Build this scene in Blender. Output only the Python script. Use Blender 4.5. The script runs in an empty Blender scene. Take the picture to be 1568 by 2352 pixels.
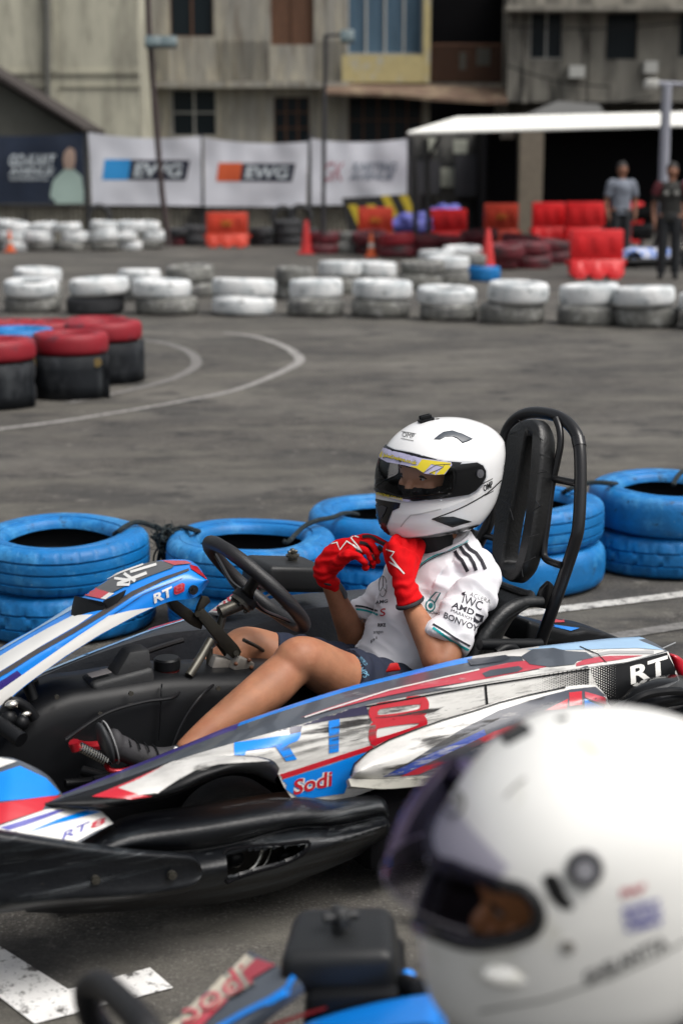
import bpy, bmesh, math, random
from mathutils import Vector, Matrix, noise
from mathutils.bvhtree import BVHTree
from mathutils.geometry import tessellate_polygon
R = math.radians
V = Vector
random.seed(7)
S = bpy.context.scene
COL = S.collection
# ---------------- camera, world, sun, exposure ----------------
FPX = 3600.0; TH = R(12.24); CH = 1.564
cam = bpy.data.objects.new('camera', bpy.data.cameras.new('camera')); COL.objects.link(cam)
cam.location = (0, 0, CH); cam.rotation_euler = (math.pi/2-TH, 0, 0)
cam.data.sensor_fit = 'VERTICAL'; cam.data.sensor_height = 36; cam.data.lens = FPX/2352*36
cam.data.clip_start = .05; cam.data.clip_end = 500
cam.data.dof.use_dof = True; cam.data.dof.focus_distance = 4.02; cam.data.dof.aperture_fstop = 2.75
S.camera = cam
w = bpy.data.worlds.new('World'); S.world = w; w.use_nodes = True
nt = w.node_tree; bg = nt.nodes['Background']
sky = nt.nodes.new('ShaderNodeTexSky'); sky.sky_type = 'NISHITA'; sky.sun_disc = False
sky.sun_elevation = R(60); sky.sun_rotation = R(118); sky.dust_density = 6; sky.air_density = 1.2; sky.ozone_density = .6
hs = nt.nodes.new('ShaderNodeHueSaturation'); hs.inputs['Saturation'].default_value = .30
nt.links.new(sky.outputs[0], hs.inputs['Color']); nt.links.new(hs.outputs[0], bg.inputs[0]); bg.inputs[1].default_value = .095
sl = bpy.data.lights.new('sun', 'SUN'); sl.energy = 1.7; sl.angle = R(35); sl.color = (1, .97, .93)
so = bpy.data.objects.new('sun', sl); COL.objects.link(so)
sd = V((math.sin(R(118))*math.cos(R(60)), math.cos(R(118))*math.cos(R(60)), math.sin(R(60))))
so.rotation_euler = sd.to_track_quat('Z', 'Y').to_euler(); so.location = (5, -5, 12)
S.view_settings.view_transform = 'Standard'; S.view_settings.look = 'None'
S.view_settings.exposure = 0.55; S.view_settings.gamma = 1
S.cycles.max_bounces = 8; S.cycles.transparent_max_bounces = 12; S.cycles.use_denoising = True

# ---------------- pixel ray helpers (photo seen at 1568 x 2352) ----------------
CT, ST = math.cos(TH), math.sin(TH)
CO = V((0, 0, CH))
def ray(x, y):
    a = (x-784)/FPX; b = -(y-1176)/FPX
    return V((a, CT+b*ST, -ST+b*CT))
def W(x, y, ax, c):
    d = ray(x, y); t = (c-CO[ax])/d[ax]
    return CO+d*t
def G(x, y, z=0.0): return W(x, y, 2, z)
def px(p):
    q = V(p)-CO
    zc = q.y*CT-q.z*ST; yc = q.y*ST+q.z*CT
    return (784+FPX*q.x/zc, 1176-FPX*yc/zc, FPX/zc)
KA = R(29.5)
KM = Matrix.Translation((.256, 4.02, 0)) @ Matrix.Rotation(KA+math.pi, 4, 'Z')
KI = KM.inverted()
def frame_ray(M, x, y):
    Mi = M.inverted()
    return Mi @ CO, Mi.to_3x3() @ ray(x, y)
def KP(x, y, n, d, M=KM):
    o, r = frame_ray(M, x, y); n = V(n)
    t = (d-o.dot(n))/r.dot(n)
    return o+r*t
def K(x, y, k, c): return KP(x, y, [(1,0,0),(0,1,0),(0,0,1)][k], c)
def kv(x, y, v): return K(x, y, 1, v)

# ---------------- materials ----------------
MATS = {}
def mat(name, col, rough=.5, metal=0, coat=0, var=0, vs=6, col2=None, thr=None, st=(1,1,1), bump=0, bs=60, soft=.08, det=6, spec=.5, layers=(), dist=.02):
    """principled + noise variation; layers = [(col, scale, threshold, stretch, softness)] of dirt and wear"""
    if name in MATS: return MATS[name]
    m = bpy.data.materials.new(name); m.use_nodes = True; t = m.node_tree; N = t.nodes; L = t.links
    b = N['Principled BSDF']
    b.inputs['Roughness'].default_value = rough; b.inputs['Metallic'].default_value = metal
    b.inputs['Coat Weight'].default_value = coat; b.inputs['Coat Roughness'].default_value = .08
    b.inputs['Specular IOR Level'].default_value = spec
    tc = N.new('ShaderNodeTexCoord')
    def nz(scale, stretch, detail=det, r=.6):
        mp = N.new('ShaderNodeMapping'); mp.inputs['Scale'].default_value = stretch
        L.new(tc.outputs['Object'], mp.inputs[0])
        n = N.new('ShaderNodeTexNoise'); n.inputs['Scale'].default_value = scale; n.inputs['Detail'].default_value = detail; n.inputs['Roughness'].default_value = r
        L.new(mp.outputs[0], n.inputs['Vector']); return n
    c4 = lambda c: (c[0], c[1], c[2], 1)
    cur = None
    base = N.new('ShaderNodeRGB'); base.outputs[0].default_value = c4(col); cur = base.outputs[0]
    if var > 0:
        n = nz(vs, st)
        mr = N.new('ShaderNodeMapRange'); mr.inputs[1].default_value = .3; mr.inputs[2].default_value = .7
        mr.inputs[3].default_value = 1-var; mr.inputs[4].default_value = 1+var
        L.new(n.outputs[0], mr.inputs[0])
        mx = N.new('ShaderNodeVectorMath'); mx.operation = 'SCALE'
        L.new(cur, mx.inputs[0]); L.new(mr.outputs[0], mx.inputs['Scale']); cur = mx.outputs[0]
    lay = list(layers)
    if col2 is not None: lay.insert(0, (col2, vs, thr if thr else .55, st, soft))
    for (c, s_, th_, stt, sf) in lay:
        n = nz(s_, stt, 9, .7)
        mr = N.new('ShaderNodeMapRange'); mr.inputs[1].default_value = th_-sf; mr.inputs[2].default_value = th_+sf
        L.new(n.outputs[0], mr.inputs[0])
        mx = N.new('ShaderNodeMix'); mx.data_type = 'RGBA'
        L.new(mr.outputs[0], mx.inputs['Factor']); L.new(cur, mx.inputs['A']); mx.inputs['B'].default_value = c4(c)
        cur = mx.outputs['Result']
    L.new(cur, b.inputs['Base Color'])
    if rough > .12:
        n = nz(max(vs*2, 12), (1,1,1))
        mr = N.new('ShaderNodeMapRange'); mr.inputs[3].default_value = rough*.78; mr.inputs[4].default_value = min(1, rough*1.22)
        L.new(n.outputs[0], mr.inputs[0]); L.new(mr.outputs[0], b.inputs['Roughness'])
    if bump > 0:
        n = nz(bs, (1,1,1), 5)
        bp = N.new('ShaderNodeBump'); bp.inputs['Strength'].default_value = bump; bp.inputs['Distance'].default_value = dist
        L.new(n.outputs[0], bp.inputs['Height']); L.new(bp.outputs[0], b.inputs['Normal'])
    MATS[name] = m; return m
def wearmat(name, col, scale, thr, st=(1,1,1), soft=.03):
    """scuffs and tyre rub: patches of col with bare gaps that show the sticker below"""
    m = mat(name, col, .6, var=.3, vs=20); t = m.node_tree; N = t.nodes; L = t.links
    tc = N.new('ShaderNodeTexCoord'); mp = N.new('ShaderNodeMapping'); mp.inputs['Scale'].default_value = st; mp.inputs['Rotation'].default_value = (0, R(-12), 0)
    n = N.new('ShaderNodeTexNoise'); n.inputs['Scale'].default_value = scale; n.inputs['Detail'].default_value = 10; n.inputs['Roughness'].default_value = .72
    mr = N.new('ShaderNodeMapRange'); mr.inputs[1].default_value = thr-soft; mr.inputs[2].default_value = thr+soft
    tr = N.new('ShaderNodeBsdfTransparent'); mx = N.new('ShaderNodeMixShader')
    L.new(tc.outputs['Object'], mp.inputs[0]); L.new(mp.outputs[0], n.inputs['Vector']); L.new(n.outputs[0], mr.inputs[0]); L.new(mr.outputs[0], mx.inputs[0])
    L.new(tr.outputs[0], mx.inputs[1]); L.new(N['Principled BSDF'].outputs[0], mx.inputs[2]); L.new(mx.outputs[0], N['Material Output'].inputs[0])
    return m
def glassmat(name, tint, gloss=.1, rough=.03, film=None):
    m = bpy.data.materials.new(name); m.use_nodes = True; t = m.node_tree; N = t.nodes; L = t.links
    for n in list(N): N.remove(n)
    out = N.new('ShaderNodeOutputMaterial'); tr = N.new('ShaderNodeBsdfTransparent'); gl = N.new('ShaderNodeBsdfGlossy')
    tr.inputs[0].default_value = (*tint, 1); gl.inputs['Roughness'].default_value = rough
    gl.inputs[0].default_value = (*(film or (1,1,1)), 1)
    lw = N.new('ShaderNodeLayerWeight'); lw.inputs[0].default_value = gloss
    mx = N.new('ShaderNodeMixShader')
    L.new(lw.outputs['Fresnel'], mx.inputs[0]); L.new(tr.outputs[0], mx.inputs[1]); L.new(gl.outputs[0], mx.inputs[2]); L.new(mx.outputs[0], out.inputs[0])
    MATS[name] = m; return m

# ---------------- mesh helpers ----------------
def cr(pts, n, closed=False):
    """catmull-rom through points (any tuple length), n samples per span"""
    P = [tuple(p) for p in pts]; m = len(P); out = []
    k = len(P[0]); rng = m if closed else m-1
    for i in range(rng):
        g = lambda j: P[j % m] if closed else P[max(0, min(m-1, j))]
        a, b, c, d = g(i-1), g(i), g(i+1), g(i+2)
        for s in range(n):
            t = s/n
            out.append(tuple(.5*((2*b[q])+(-a[q]+c[q])*t+(2*a[q]-5*b[q]+4*c[q]-d[q])*t*t+(-a[q]+3*b[q]-3*c[q]+d[q])*t**3) for q in range(k)))
    if not closed: out.append(P[-1])
    return out
def resample(pts, n):
    """n points evenly along a polyline"""
    L = [0]
    for a, b in zip(pts, pts[1:]): L.append(L[-1]+math.dist(a[:3], b[:3]))
    out = []; j = 0
    for i in range(n):
        s = L[-1]*i/(n-1)
        while j < len(L)-2 and L[j+1] < s: j += 1
        f = (s-L[j])/max(1e-9, L[j+1]-L[j])
        out.append(tuple(a+(b-a)*f for a, b in zip(pts[j], pts[j+1])))
    return out
class MB:
    def __init__(s): s.b = bmesh.new()
    def face(s, vs, mi=0):
        try: f = s.b.faces.new(vs); f.material_index = mi; return f
        except ValueError: return None
    def grid(s, rows, mi=0, cu=False, cv=False):
        g = [[s.b.verts.new(p) for p in r] for r in rows]; n = len(g); m = len(g[0])
        for i in range(n if cu else n-1):
            for j in range(m if cv else m-1):
                k = mi(i, j) if callable(mi) else mi
                if k is None: continue
                s.face((g[i][j], g[i][(j+1) % m], g[(i+1) % n][(j+1) % m], g[(i+1) % n][j]), k)
        return g
    def merge(s, t, mi=None, M=None):
        if M is not None: bmesh.ops.transform(t, matrix=M, verts=t.verts)
        if mi is not None:
            for f in t.faces: f.material_index = mi
        me = bpy.data.meshes.new('tmp'); t.to_mesh(me); t.free(); s.b.from_mesh(me); bpy.data.meshes.remove(me)
    def box(s, c, sz, rot=None, bev=0, mi=0, seg=2):
        t = bmesh.new(); bmesh.ops.create_cube(t, size=1)
        bmesh.ops.scale(t, vec=sz, verts=t.verts)
        if bev: bmesh.ops.bevel(t, geom=t.edges[:], offset=bev, segments=seg, affect='EDGES', profile=.5)
        M = Matrix.Translation(c)
        if rot is not None: M = M @ rot.to_4x4()
        s.merge(t, mi, M)
    def hexa(s, p8, bev=0, mi=0, seg=2):
        """8 corners: bottom 4 then top 4, same winding"""
        t = bmesh.new(); v = [t.verts.new(p) for p in p8]
        for q in ((3,2,1,0),(4,5,6,7),(0,1,5,4),(1,2,6,5),(2,3,7,6),(3,0,4,7)): t.faces.new([v[i] for i in q])
        if bev: bmesh.ops.bevel(t, geom=t.edges[:], offset=bev, segments=seg, affect='EDGES', profile=.5)
        s.merge(t, mi)
    def sph(s, c, r, mi=0, seg=16, rot=None):
        t = bmesh.new(); bmesh.ops.create_uvsphere(t, u_segments=seg, v_segments=max(6, seg*2//3), radius=1)
        r = (r, r, r) if not hasattr(r, '__len__') else r
        bmesh.ops.scale(t, vec=r, verts=t.verts)
        M = Matrix.Translation(c)
        if rot is not None: M = M @ rot.to_4x4()
        s.merge(t, mi, M)
    def tube(s, pts, r, seg=12, n=6, closed=False, mi=0, up=None, flat=1.0, caps=True, dome=False):
        """sweep; r scalar or list; flat = thickness ratio across 'up'"""
        rr = r if hasattr(r, '__len__') else [r]*len(pts)
        q = [(*p[:3], k) for p, k in zip(pts, rr)]
        q = cr(q, n, closed) if n > 1 else [tuple(a) for a in q]
        if dome and not closed:
            a, b = V(q[0][:3]), V(q[1][:3]); d0 = (a-b).normalized(); ra = q[0][3]
            c, e = V(q[-1][:3]), V(q[-2][:3]); d1 = (c-e).normalized(); rb = q[-1][3]
            hd = [(*(a+d0*ra*k1), ra*k2) for k1, k2 in ((.98,.2),(.87,.5),(.6,.8),(.3,.954))]
            tl = [(*(c+d1*rb*k1), rb*k2) for k1, k2 in ((.3,.954),(.6,.8),(.87,.5),(.98,.2))]
            q = hd+q+tl
        P = [V(a[:3]) for a in q]; m = len(P)
        T = [((P[(i+1) % m]-P[i-1]) if closed else (P[min(m-1, i+1)]-P[max(0, i-1)])).normalized() for i in range(m)]
        ref = V(up) if up is not None else (V((0,0,1)) if abs(T[0].z) < .9 else V((1,0,0)))
        rows = []; nrm = None
        for i in range(m):
            if up is not None: nrm = (ref-T[i]*ref.dot(T[i])).normalized()
            else:
                b0 = nrm if nrm is not None else ref
                nrm = (b0-T[i]*b0.dot(T[i])).normalized()
            bi = T[i].cross(nrm)
            rows.append([P[i]+(nrm*math.cos(a)*flat+bi*math.sin(a))*q[i][3] for a in [2*math.pi*k/seg for k in range(seg)]])
        g = s.grid(rows, mi, cu=closed, cv=True)
        if caps and not closed:
            s.face(list(reversed(g[0])), mi); s.face(g[-1], mi)
    def revolve(s, prof, M=None, seg=48, mi=0, rad=None, closed=True):
        """prof [(r,z)] around z; rad(k, i, r, z, ang) may modulate"""
        M = M or Matrix.Identity(4); rows = []
        for i in range(seg):
            a = 2*math.pi*i/seg; row = []
            for k, (r, z) in enumerate(prof):
                r2, z2 = rad(k, i, r, z, a) if rad else (r, z)
                row.append(M @ V((r2*math.cos(a), r2*math.sin(a), z2)))
            rows.append(row)
        return s.grid(rows, mi, cu=True, cv=closed)
    def prism(s, poly, off, bev=0, mi=0, mid=None, seg=2):
        t = bmesh.new(); a = [t.verts.new(V(p)) for p in poly]; b = [t.verts.new(V(p)+V(off)) for p in poly]
        n = len(a); t.faces.new(a); t.faces.new(list(reversed(b)))
        for i in range(n): t.faces.new((a[i], b[i], b[(i+1) % n], a[(i+1) % n]))
        bmesh.ops.recalc_face_normals(t, faces=t.faces[:])
        if bev:
            bmesh.ops.bevel(t, geom=[e for e in t.edges], offset=bev, segments=seg, affect='EDGES', profile=.5)
        s.merge(t, mi)
    def obj(s, name, mats, parent=None, smooth=35, **tags):
        bmesh.ops.recalc_face_normals(s.b, faces=s.b.faces[:])
        me = bpy.data.meshes.new(name); s.b.to_mesh(me); s.b.free()
        for m in (mats if isinstance(mats, (list, tuple)) else [mats]): me.materials.append(m)
        if smooth:
            me.shade_smooth(); me.set_sharp_from_angle(angle=R(smooth))
        o = bpy.data.objects.new(name, me); COL.objects.link(o)
        if parent is not None: o.parent = parent
        for k, v in tags.items(): o[k] = v
        return o
def thing(name, label, cat, M=None, group=None):
    o = bpy.data.objects.new(name, None); COL.objects.link(o); o.empty_display_size = .1
    if M is not None: o.matrix_world = M
    o['label'] = label; o['category'] = cat
    if group: o['group'] = group
    return o
def tagt(o, label, cat, group=None):
    o['label'] = label; o['category'] = cat
    if group: o['group'] = group
    return o
def wm(o):
    """world matrix without a depsgraph update (part chains have identity local matrices)"""
    while o.parent is not None: o = o.parent
    return o.matrix_basis.copy()
def near_poly(x, y, P):
    best = None
    for i in range(len(P)):
        a, b = V(P[i-1][:2]), V(P[i][:2]); d = b-a; t = max(0, min(1, (V((x, y))-a).dot(d)/max(1e-9, d.dot(d)))); q = a+d*t
        e = (q-V((x, y))).length
        if best is None or e < best[0]: best = (e, q.x, q.y)
    return best
def mod_apply(o, *mods):
    """mods: (type, dict)"""
    for ty, kw in mods:
        m = o.modifiers.new(ty, ty)
        for k, v in kw.items(): setattr(m, k, v)
    dg = bpy.context.evaluated_depsgraph_get()
    me = bpy.data.meshes.new_from_object(o.evaluated_get(dg))
    o.modifiers.clear(); old = o.data; o.data = me
    for i, m in enumerate(old.materials):
        if i >= len(me.materials): me.materials.append(m)
    bpy.data.meshes.remove(old)
    me.shade_smooth(); return o
def fuse(o, vox=.004, sm=6, fac=.5):
    return mod_apply(o, ('REMESH', dict(mode='VOXEL', voxel_size=vox, use_smooth_shade=True)), ('SMOOTH', dict(factor=fac, iterations=sm)))
def wrinkle(o, fn):
    """move each vertex along its normal by fn(co)"""
    me = o.data
    ns = [v.normal.copy() for v in me.vertices]
    for v, n in zip(me.vertices, ns): v.co = v.co+n*fn(v.co)
    me.update()
# decals: a sticker polygon is laid onto a real surface and follows it
class Surf:
    def __init__(s, objs):
        vs, fs = [], []
        for o in objs:
            M = wm(o); b = len(vs); vs += [M @ v.co for v in o.data.vertices]
            fs += [[b+i for i in p.vertices] for p in o.data.polygons]
        s.t = BVHTree.FromPolygons(vs, fs)
    def hit(s, x, y):
        d = ray(x, y).normalized(); p, n, i, _ = s.t.ray_cast(CO, d)
        if p is None: return None, None
        if n.dot(d) > 0: n = -n
        return p, n
def subdiv2d(b, L):
    for _ in range(7):
        es = [e for e in b.edges if e.calc_length() > L]
        if not es: break
        bmesh.ops.subdivide_edges(b, edges=es, cuts=1)
        bmesh.ops.triangulate(b, faces=[f for f in b.faces if len(f.verts) > 3])
def lay(b, surf, off, name, m, parent, **tags):
    Mi = wm(parent).inverted(); R3 = Mi
    dead = []
    new = {}
    for v in b.verts:
        p, n = surf.hit(v.co.x, v.co.y)
        if p is None: dead.append(v)
        else: v.co = Mi @ (p+n*off)
    bmesh.ops.delete(b, geom=dead, context='VERTS')
    # drop faces stretched over depth jumps
    bad = [f for f in b.faces if max(e.calc_length() for e in f.edges) > lay.mx]
    bmesh.ops.delete(b, geom=bad, context='FACES')
    me = bpy.data.meshes.new(name); b.to_mesh(me); b.free(); me.materials.append(m); me.shade_smooth()
    o = bpy.data.objects.new(name, me); COL.objects.link(o); o.parent = parent
    for k, v in tags.items(): o[k] = v
    return o
lay.mx = .06
def add_poly(b, poly):
    vs = [b.verts.new((p[0], p[1], 0)) for p in poly]
    for t in tessellate_polygon([[V((p[0], p[1], 0)) for p in poly]]):
        try: b.faces.new([vs[i] for i in t])
        except ValueError: pass
def decal(surf, polys, m, parent, name='sticker', off=.0012, L=9, **tags):
    b = bmesh.new()
    if not isinstance(polys[0][0], (tuple, list)): polys = [polys]
    for p in polys: add_poly(b, p)
    subdiv2d(b, L)
    return lay(b, surf, off, name, m, parent, **tags)
def stroke(pts, w, closed=False):
    """2D polyline with width -> list of quads"""
    P = [V(p[:2]) for p in pts]; n = len(P); out = []; Ls = []; Rs = []
    ww = w if hasattr(w, '__len__') else [w]*n
    for i in range(n):
        a = P[i-1] if (closed or i > 0) else P[i]; c = P[(i+1) % n] if (closed or i < n-1) else P[i]
        t = (c-a).normalized(); nn = V((-t.y, t.x))*ww[i]/2
        Ls.append(P[i]+nn); Rs.append(P[i]-nn)
    for i in range(n if closed else n-1):
        j = (i+1) % n; out.append([tuple(Ls[i]), tuple(Ls[j]), tuple(Rs[j]), tuple(Rs[i])])
    return out
def textmesh(s_, bold=0, shear=0, space=1.0):
    cu = bpy.data.curves.new('t', 'FONT'); cu.body = s_; cu.size = 1; cu.offset = bold; cu.resolution_u = 3; cu.space_character = space
    o = bpy.data.objects.new('t', cu); COL.objects.link(o)
    dg = bpy.context.evaluated_depsgraph_get(); me = bpy.data.meshes.new_from_object(o.evaluated_get(dg))
    bpy.data.objects.remove(o); b = bmesh.new(); b.from_mesh(me); bpy.data.meshes.remove(me)
    bmesh.ops.triangulate(b, faces=b.faces[:])
    xs = [v.co.x for v in b.verts]; ys = [v.co.y for v in b.verts]
    x0, x1, y0, y1 = min(xs), max(xs), min(ys), max(ys)
    for v in b.verts: v.co = V(((v.co.x-x0)/(x1-x0)+shear*(v.co.y-y0)/(y1-y0), (v.co.y-y0)/(y1-y0), 0))
    return b
def text(surf, s_, p0, p1, up, m, parent, bold=.02, shear=0, off=.0013, L=7, name='lettering', arc=0, space=1.0, **tags):
    """p0 bottom left pixel, p1 bottom right pixel, up = vector (dx,dy) to the top"""
    b = textmesh(s_, bold, shear, space)
    for v in b.verts:
        u, h_ = v.co.x, v.co.y
        x = p0[0]+(p1[0]-p0[0])*u+up[0]*h_; y = p0[1]+(p1[1]-p0[1])*u+up[1]*h_-arc*4*u*(1-u)
        v.co = V((x, y, 0))
    subdiv2d(b, L)
    return lay(b, surf, off, name, m, parent, **tags)
def copytree(o, M=None, parent=None, label=None):
    c = o.copy(); COL.objects.link(c); c.parent = parent
    if parent is None and M is not None: c.matrix_world = M
    if label: c['label'] = label
    for ch in [k for k in KIDS.get(o.name, [])]: copytree(ch, None, c)
    return c
KIDS = {}
def index_kids():
    KIDS.clear()
    for o in bpy.data.objects:
        if o.parent is not None: KIDS.setdefault(o.parent.name, []).append(o)
# ---------------- the setting ----------------
asph = mat('asphalt', (.068,.062,.054), .85, var=.30, vs=1.7, bump=.55, bs=170, dist=.006, spec=.3,
    layers=[((.27,.26,.24), 115, .585, (1,1,1), .06), ((.014,.014,.014), 90, .565, (1,1,1), .06), ((.20,.19,.18), 26, .66, (1,1,1), .05), ((.030,.029,.028), 17, .62, (1,1,1), .06), ((.040,.038,.037), 5, .62, (.6,1.5,1), .07), ((.052,.050,.047), .9, .54, (.7,1.0,1), .09), ((.130,.122,.108), .6, .57, (.7,1.0,1), .09), ((.034,.033,.032), 2.8, .58, (.8,1,1), .06), ((.15,.14,.125), 9, .63, (1,1,1), .05), ((.125,.118,.10), 1.6, .60, (.5,1.6,1), .1), ((.04,.039,.038), 5, .66, (1,1.6,1), .07)])
m = MB(); m.grid([[V((x, y, 0)) for x in (-90,-30,-10,-3,0,3,10,30,90)] for y in (-12,0,3,6,12,24,48,140)])
o = m.obj('ground', asph, smooth=0, kind='structure')
paint = mat('worn_white_paint', (.31,.30,.285), .75, var=.15, vs=20, layers=[((.11,.105,.10), 30, .53, (1,1,1), .07), ((.13,.126,.12), 9, .60, (1,1,1), .07)])
npaint = mat('chipped_white_paint', (.74,.73,.71), .75, var=.12, vs=14, layers=[((.09,.085,.08), 22, .58, (1,1,1), .04), ((.10,.095,.09), 90, .62, (1,1,1), .05)])
fpaint = mat('faded_white_paint', (.19,.183,.175), .8, layers=[((.10,.096,.09), 30, .5, (1,1,1), .1)])
def line(name, pts, w, m_, z=.004, n=6):
    q = cr([(*p, ww) for p, ww in zip(pts, w if hasattr(w, '__len__') else [w]*len(pts))], n)
    P = [G(a[0], a[1], z) for a in q]; mb = MB(); rows = []
    for i, p in enumerate(P):
        t = (P[min(len(P)-1, i+1)]-P[max(0, i-1)]).normalized(); nn = V((-t.y, t.x, 0))
        rows.append([p+nn*q[i][2]*k for k in (-.5, 0, .5)])
    mb.grid(rows); return mb.obj(name, m_, smooth=0, kind='structure')
line('track_marking', [(-120,1000),(0,985),(135,968),(250,950),(380,928),(510,903),(585,880),(650,852),(688,829),(676,810),(652,795),(610,779),(560,769),(512,764)], [.075,.07,.075,.065,.06,.07,.065,.08,.09,.09,.085,.09,.085,.07], paint)
line('track_marking', [(160,925),(240,908),(330,888),(400,868),(442,846),(452,831),(440,812),(410,797),(370,786),(320,780)], .09, fpaint)
line('track_marking', [(1060,1424),(1290,1398),(1568,1364),(1800,1336)], .070, mat('rubbed_white_paint', (.50,.49,.46), .75, var=.15, vs=14, layers=[((.10,.095,.09), 30, .57, (1,1,1), .06), ((.10,.095,.09), 110, .60, (1,1,1), .05)]))
line('track_marking', [(1380,1466),(1568,1436),(1800,1400)], .07, fpaint, n=3)
mb = MB()
for q in ([(-60,2140),(0,2173),(157,2272),(80,2351),(0,2290),(-60,2250)], [(157,2272),(345,2222),(398,2268),(80,2351)]):
    mb.face([mb.b.verts.new(G(a, b, .004 if len(q) > 4 else .0045)) for a, b in q])
mb.obj('grid_box_marking', npaint, smooth=0, kind='structure')

# ---- buildings far behind ----
def wbox(mb, x0, y0, x1, y1, Y, dep=.2, mi=0):
    a = W(x0, y1, 1, Y); b = W(x1, y0, 1, Y); 
    xa = W(x0, (y0+y1)/2, 1, Y).x; xb = W(x1, (y0+y1)/2, 1, Y).x
    mb.box(((xa+xb)/2, Y+dep/2, (a.z+b.z)/2), (xb-xa, dep, b.z-a.z), mi=mi)
def facade(mb, Y, x0, x1, y0, y1, holes, dep=.25):
    xs = sorted({x0, x1, *[h_[0] for h_ in holes], *[h_[2] for h_ in holes]}); ys = sorted({y0, y1, *[h_[1] for h_ in holes], *[h_[3] for h_ in holes]})
    for i in range(len(xs)-1):
        for j in range(len(ys)-1):
            cx, cy = (xs[i]+xs[i+1])/2, (ys[j]+ys[j+1])/2
            if any(h_[0] < cx < h_[2] and h_[1] < cy < h_[3] for h_ in holes): continue
            # planar cell from fixed world lines
            X0, X1 = (xs[i]-784)/FPX*(Y*CT), (xs[i+1]-784)/FPX*(Y*CT)
            z1, z0 = W(784, ys[j], 1, Y).z, W(784, ys[j+1], 1, Y).z
            mb.box(((X0+X1)/2, Y+dep/2, (z0+z1)/2), (X1-X0, dep, z1-z0))
def fbox(mb, x0, y0, x1, y1, Y, dep, mi=0):
    X0, X1 = (x0-784)/FPX*(Y*CT), (x1-784)/FPX*(Y*CT); z1, z0 = W(784, y0, 1, Y).z, W(784, y1, 1, Y).z
    mb.box(((X0+X1)/2, Y+dep/2, (z0+z1)/2), (X1-X0, dep, z1-z0), mi=mi)
cream = mat('weathered_cream_wall', (.47,.455,.36), .9, var=.15, vs=.9, st=(1,1,.35), layers=[((.24,.23,.185), 1.1, .56, (1.8,1,.3), .1), ((.13,.12,.10), 1.7, .66, (3,1,.3), .06)])
corr = mat('rusty_grey_cladding', (.25,.24,.21), .7, var=.25, vs=2, st=(3,1,.2), layers=[((.13,.10,.07), 2.2, .60, (3,1,.3), .09), ((.40,.37,.29), 1.6, .57, (3,1,.35), .09), ((.05,.045,.04), 2.5, .64, (3,1,.3), .05)])
conc = mat('stained_concrete', (.25,.235,.20), .9, var=.2, vs=1.2, st=(1,1,.4), layers=[((.075,.07,.06), 1.2, .56, (2.2,1,.4), .08), ((.30,.285,.24), 1.0, .60, (1.5,1,.5), .1)])
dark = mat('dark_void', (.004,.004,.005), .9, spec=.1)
glass = mat('dim_window_glass', (.010,.016,.020), .3, spec=.2)
brown = mat('brown_wood', (.11,.05,.025), .7, var=.2)
curt = mat('blue_curtain', (.06,.11,.16), .9, var=.35, vs=9, st=(3,1,.1))
yellow = mat('faded_yellow_panel', (.44,.37,.18), .8, var=.1, layers=[((.38,.38,.34), 2, .58, (1,1,1), .06)])
white = mat('offwhite_frame', (.45,.45,.42), .6)
rust = mat('rusty_awning', (.12,.075,.05), .85, var=.25, vs=3, layers=[((.26,.2,.13), 2, .58, (1,1,1), .1)])
def window(bld, x0, y0, x1, y1, Y, gm, fm, nx=2, ny=1, back=.16):
    m = MB(); fbox(m, x0-2, y0-2, x0+3, y1+2, Y+.1, .08); fbox(m, x1-3, y0-2, x1+2, y1+2, Y+.1, .08); fbox(m, x0+3, y0-2, x1-3, y0+2, Y+.1, .08); fbox(m, x0+3, y1-2, x1-3, y1+2, Y+.1, .08)
    for k in range(1, nx): fbox(m, x0+(x1-x0)*k/nx-2, y0+2, x0+(x1-x0)*k/nx+2, y1-2, Y+.11, .06)
    for k in range(1, ny): fbox(m, x0+3, y0+(y1-y0)*k/ny-1.5, x1-3, y0+(y1-y0)*k/ny+1.5, Y+.12, .04)
    wn = m.obj('window', fm, bld, smooth=0)
    m = MB(); fbox(m, x0, y0, x1, y1, Y+back, .03); m.obj('pane', gm, wn, smooth=0)
def basez(x, Y): return Matrix.Identity(4)
# cream block on the left
Y = 41.0
b = thing('apartment_block', 'blank cream rendered end wall of a block above the dark shed on the far left', 'building')
m = MB(); fbox(m, -260, -90, 326, 500, Y, 8); m.obj('wall', cream, b, smooth=0)
m = MB(); fbox(m, -260, 163, 330, 170, Y-.06, .06); fbox(m, -260, 196, 330, 200, Y-.05, .05); fbox(m, 116, -90, 140, 163, Y-.08, .08); fbox(m, 116, 200, 140, 500, Y-.08, .08); m.obj('moulding', cream, b, smooth=0)
m = MB(); m.tube([W(106, -80, 1, Y-.2), W(109, 120, 1, Y-.2), W(111, 300, 1, Y-.2)], .07, n=1); m.obj('drainpipe', mat('grey_pipe', (.10,.10,.09), .6), b)
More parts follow.
